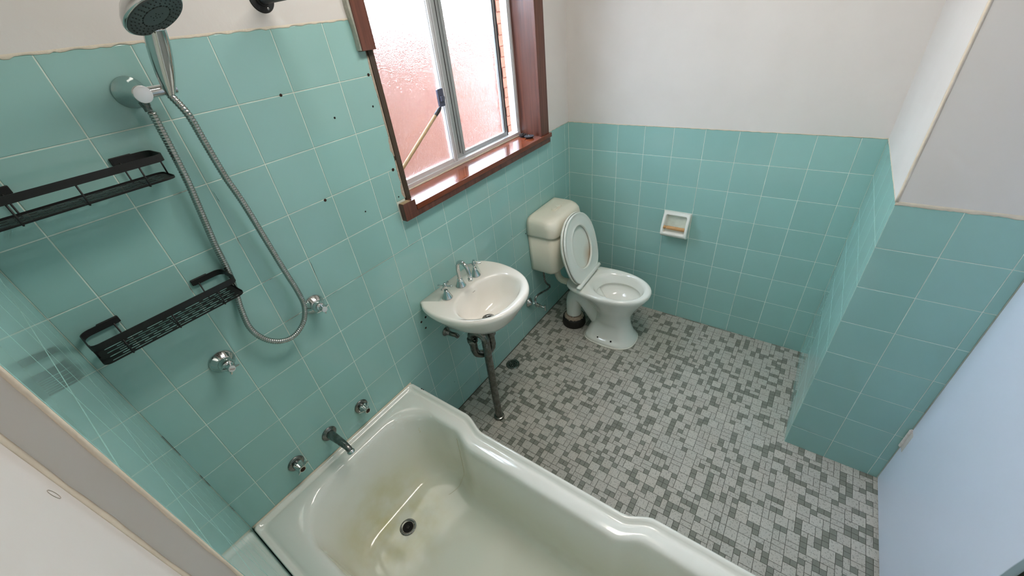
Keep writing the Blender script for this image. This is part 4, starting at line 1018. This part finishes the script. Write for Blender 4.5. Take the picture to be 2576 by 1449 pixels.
# stop valve and braided connector
sv = empty('stop_valve', (1.718, -.0005, .234), 'small chrome stop valve on the wall left of the toilet', 'valve')
b_ = MB(); b_.lathe([(.0300, 0), (.0315, .002), (.0300, .007), (.016, .017), (.0135, .022)], sv.location, (0, -1, 0), 32); P(b_, 'flange', M['chrome'], sv, smooth=True)
b_ = MB(); b_.tube([(1.718, -.018, .234), (1.718, -.036, .234), (1.718, -.040, .234), (1.718, -.060, .234), (1.718, -.068, .233), (1.718, -.096, .232)], [.0095, .0095, .0145, .0145, .011, .0085], 20); b_.tube([(1.718, -.050, .238), (1.718, -.050, .256), (1.718, -.050, .257), (1.718, -.050, .268)], [.0085, .0085, .0105, .0105], 6); P(b_, 'body', M['chrome'], sv, auto=40)
b_ = MB(); b_.tube([(1.718, -.096, .232), (1.718, -.119, .231)], .0038, 10); b_.tube([(1.718, -.121, .210), (1.718, -.121, .231), (1.718, -.121, .252)], [.0050, .0038, .0050], 12); P(b_, 'handle', M['chrome'], sv, auto=40)
b_ = MB(); b_.tube(cat([(1.718, -.050, .266), (1.724, -.051, .281), (1.750, -.054, .289), (1.800, -.058, .281), (1.850, -.060, .268), (1.882, -.060, .267), (1.880, -.060, .283), (1.856, -.060, .308), (1.832, -.060, .348), (1.823, -.060, .395), (1.822, -.060, .440)], 6), .0060, 12)
b_.tube([(1.822, -.060, .424), (1.822, -.060, .4425)], .0100, 6)
b_.build('flexible_connector', M['dull'], smooth=True, label='thin bent metal water connector below the cistern', cat='hose')

# floor waste grate
fg = empty('floor_drain', (1.392, -.072, 0), 'round dark metal floor drain grate near the wall', 'drain')
holes = []
for r, c in ((0, 1), (.0115, 6), (.0225, 12)):
    for k in range(c):
        a = 2 * PI * k / c; holes.append([(r * math.cos(a) + .0040 * math.cos(t), r * math.sin(a) + .0040 * math.sin(t)) for t in [2 * PI * i / 10 for i in range(10)]])
me = plate_mesh('grate', [(.036 * math.cos(2 * PI * k / 48), .036 * math.sin(2 * PI * k / 48)) for k in range(48)], holes, .002)
g_ = new_obj('grate', me, M['pipe'], fg); g_.location = (0, 0, .0028)
b_ = MB(); b_.lathe([(.036, .0003), (.036, .0042), (.0405, .0036), (.042, .0003)], fg.location, (0, 0, 1), 44, False, False); P(b_, 'rim', M['pipe'], fg, smooth=True)
b_ = MB(); b_.lathe([(.0365, .0003), (.0365, .0008)], fg.location, (0, 0, 1), 30); P(b_, 'well', M['dark'], fg)

# ------------------------------------------------------------------ toilet-roll holder
th = empty('toilet_roll_holder', (XF - .001, -.6991, .665), 'white ceramic toilet roll holder on the far tiled wall', 'holder')
W2, Z0, Z1 = .0745, .5905, .7405; NX, NZ = 56, 56; grid = []
def shell(t):   # depth of the front above the wall, t = 0 top .. 1 bottom
    return .012 + .046 * math.sin(min(1, t / .80) * PI / 2) ** 1.15 if t < .80 else .058 - .030 * ((t - .80) / .20) ** 2.2
b_ = MB(); V = []
for j in range(NZ + 1):
    t = j / NZ; row = []
    for i in range(NX + 1):
        s_ = i / NX * 2 - 1; d = shell(t)
        edge = min(1 - abs(s_), t * 1.1, 1) 
        # recess
        ex = max(0, abs(s_) - .68) / .13; ez = max(0, abs(t - .44) - .24) / .11
        m_ = 1 - smooth01(.0, 1.0, math.hypot(ex, ez))
        d = d * (1 - m_) + (-.004) * m_
        rnd = smooth01(0, .05, 1 - abs(s_)); d -= (1 - rnd) * .006
        row.append((XF - .0015 - d, -.6991 - s_ * W2, Z1 - (Z1 - Z0) * t))
    V.append(row)
k0 = 0; b_.loft(V, False, False, closed=False)
rimp = V[0] + [r[-1] for r in V[1:]] + V[-1][::-1][1:] + [r[0] for r in V[::-1][1:-1]]
b_.loft([rimp, [(XF - .0012, y, z) for x, y, z in rimp]], False, False)
P(b_, 'ceramic_body', M['porcelain'], th, auto=60)
b_ = MB(); b_.tube([(XF - .043, y, .655) for y in (-.6275, -.6285, -.6505, -.6515)], [.0088, .0098, .0098, .0088], 20); P(b_, 'roller_end', M['roller'], th, auto=40)
b_ = MB(); b_.tube([(XF - .043, y, .655) for y in (-.6575, -.6585, -.7565, -.7575)], [.0098, .0104, .0104, .0092], 20); b_.tube([(XF - .043, -.650, .655), (XF - .043, -.660, .655)], .005, 12); P(b_, 'roller', M['roller'], th, auto=40)

# ------------------------------------------------------------------ ceiling light fitting (source of the lamp light)
cl = empty('ceiling_light', (1.12, -.85, ZC), 'slim white light fitting on the bathroom ceiling', 'lamp')
b_ = MB(); b_.box(.81, 1.43, -.92, -.78, ZC - .045, ZC - .0005); P(b_, 'base', M['alu'], cl, bevel=.004)
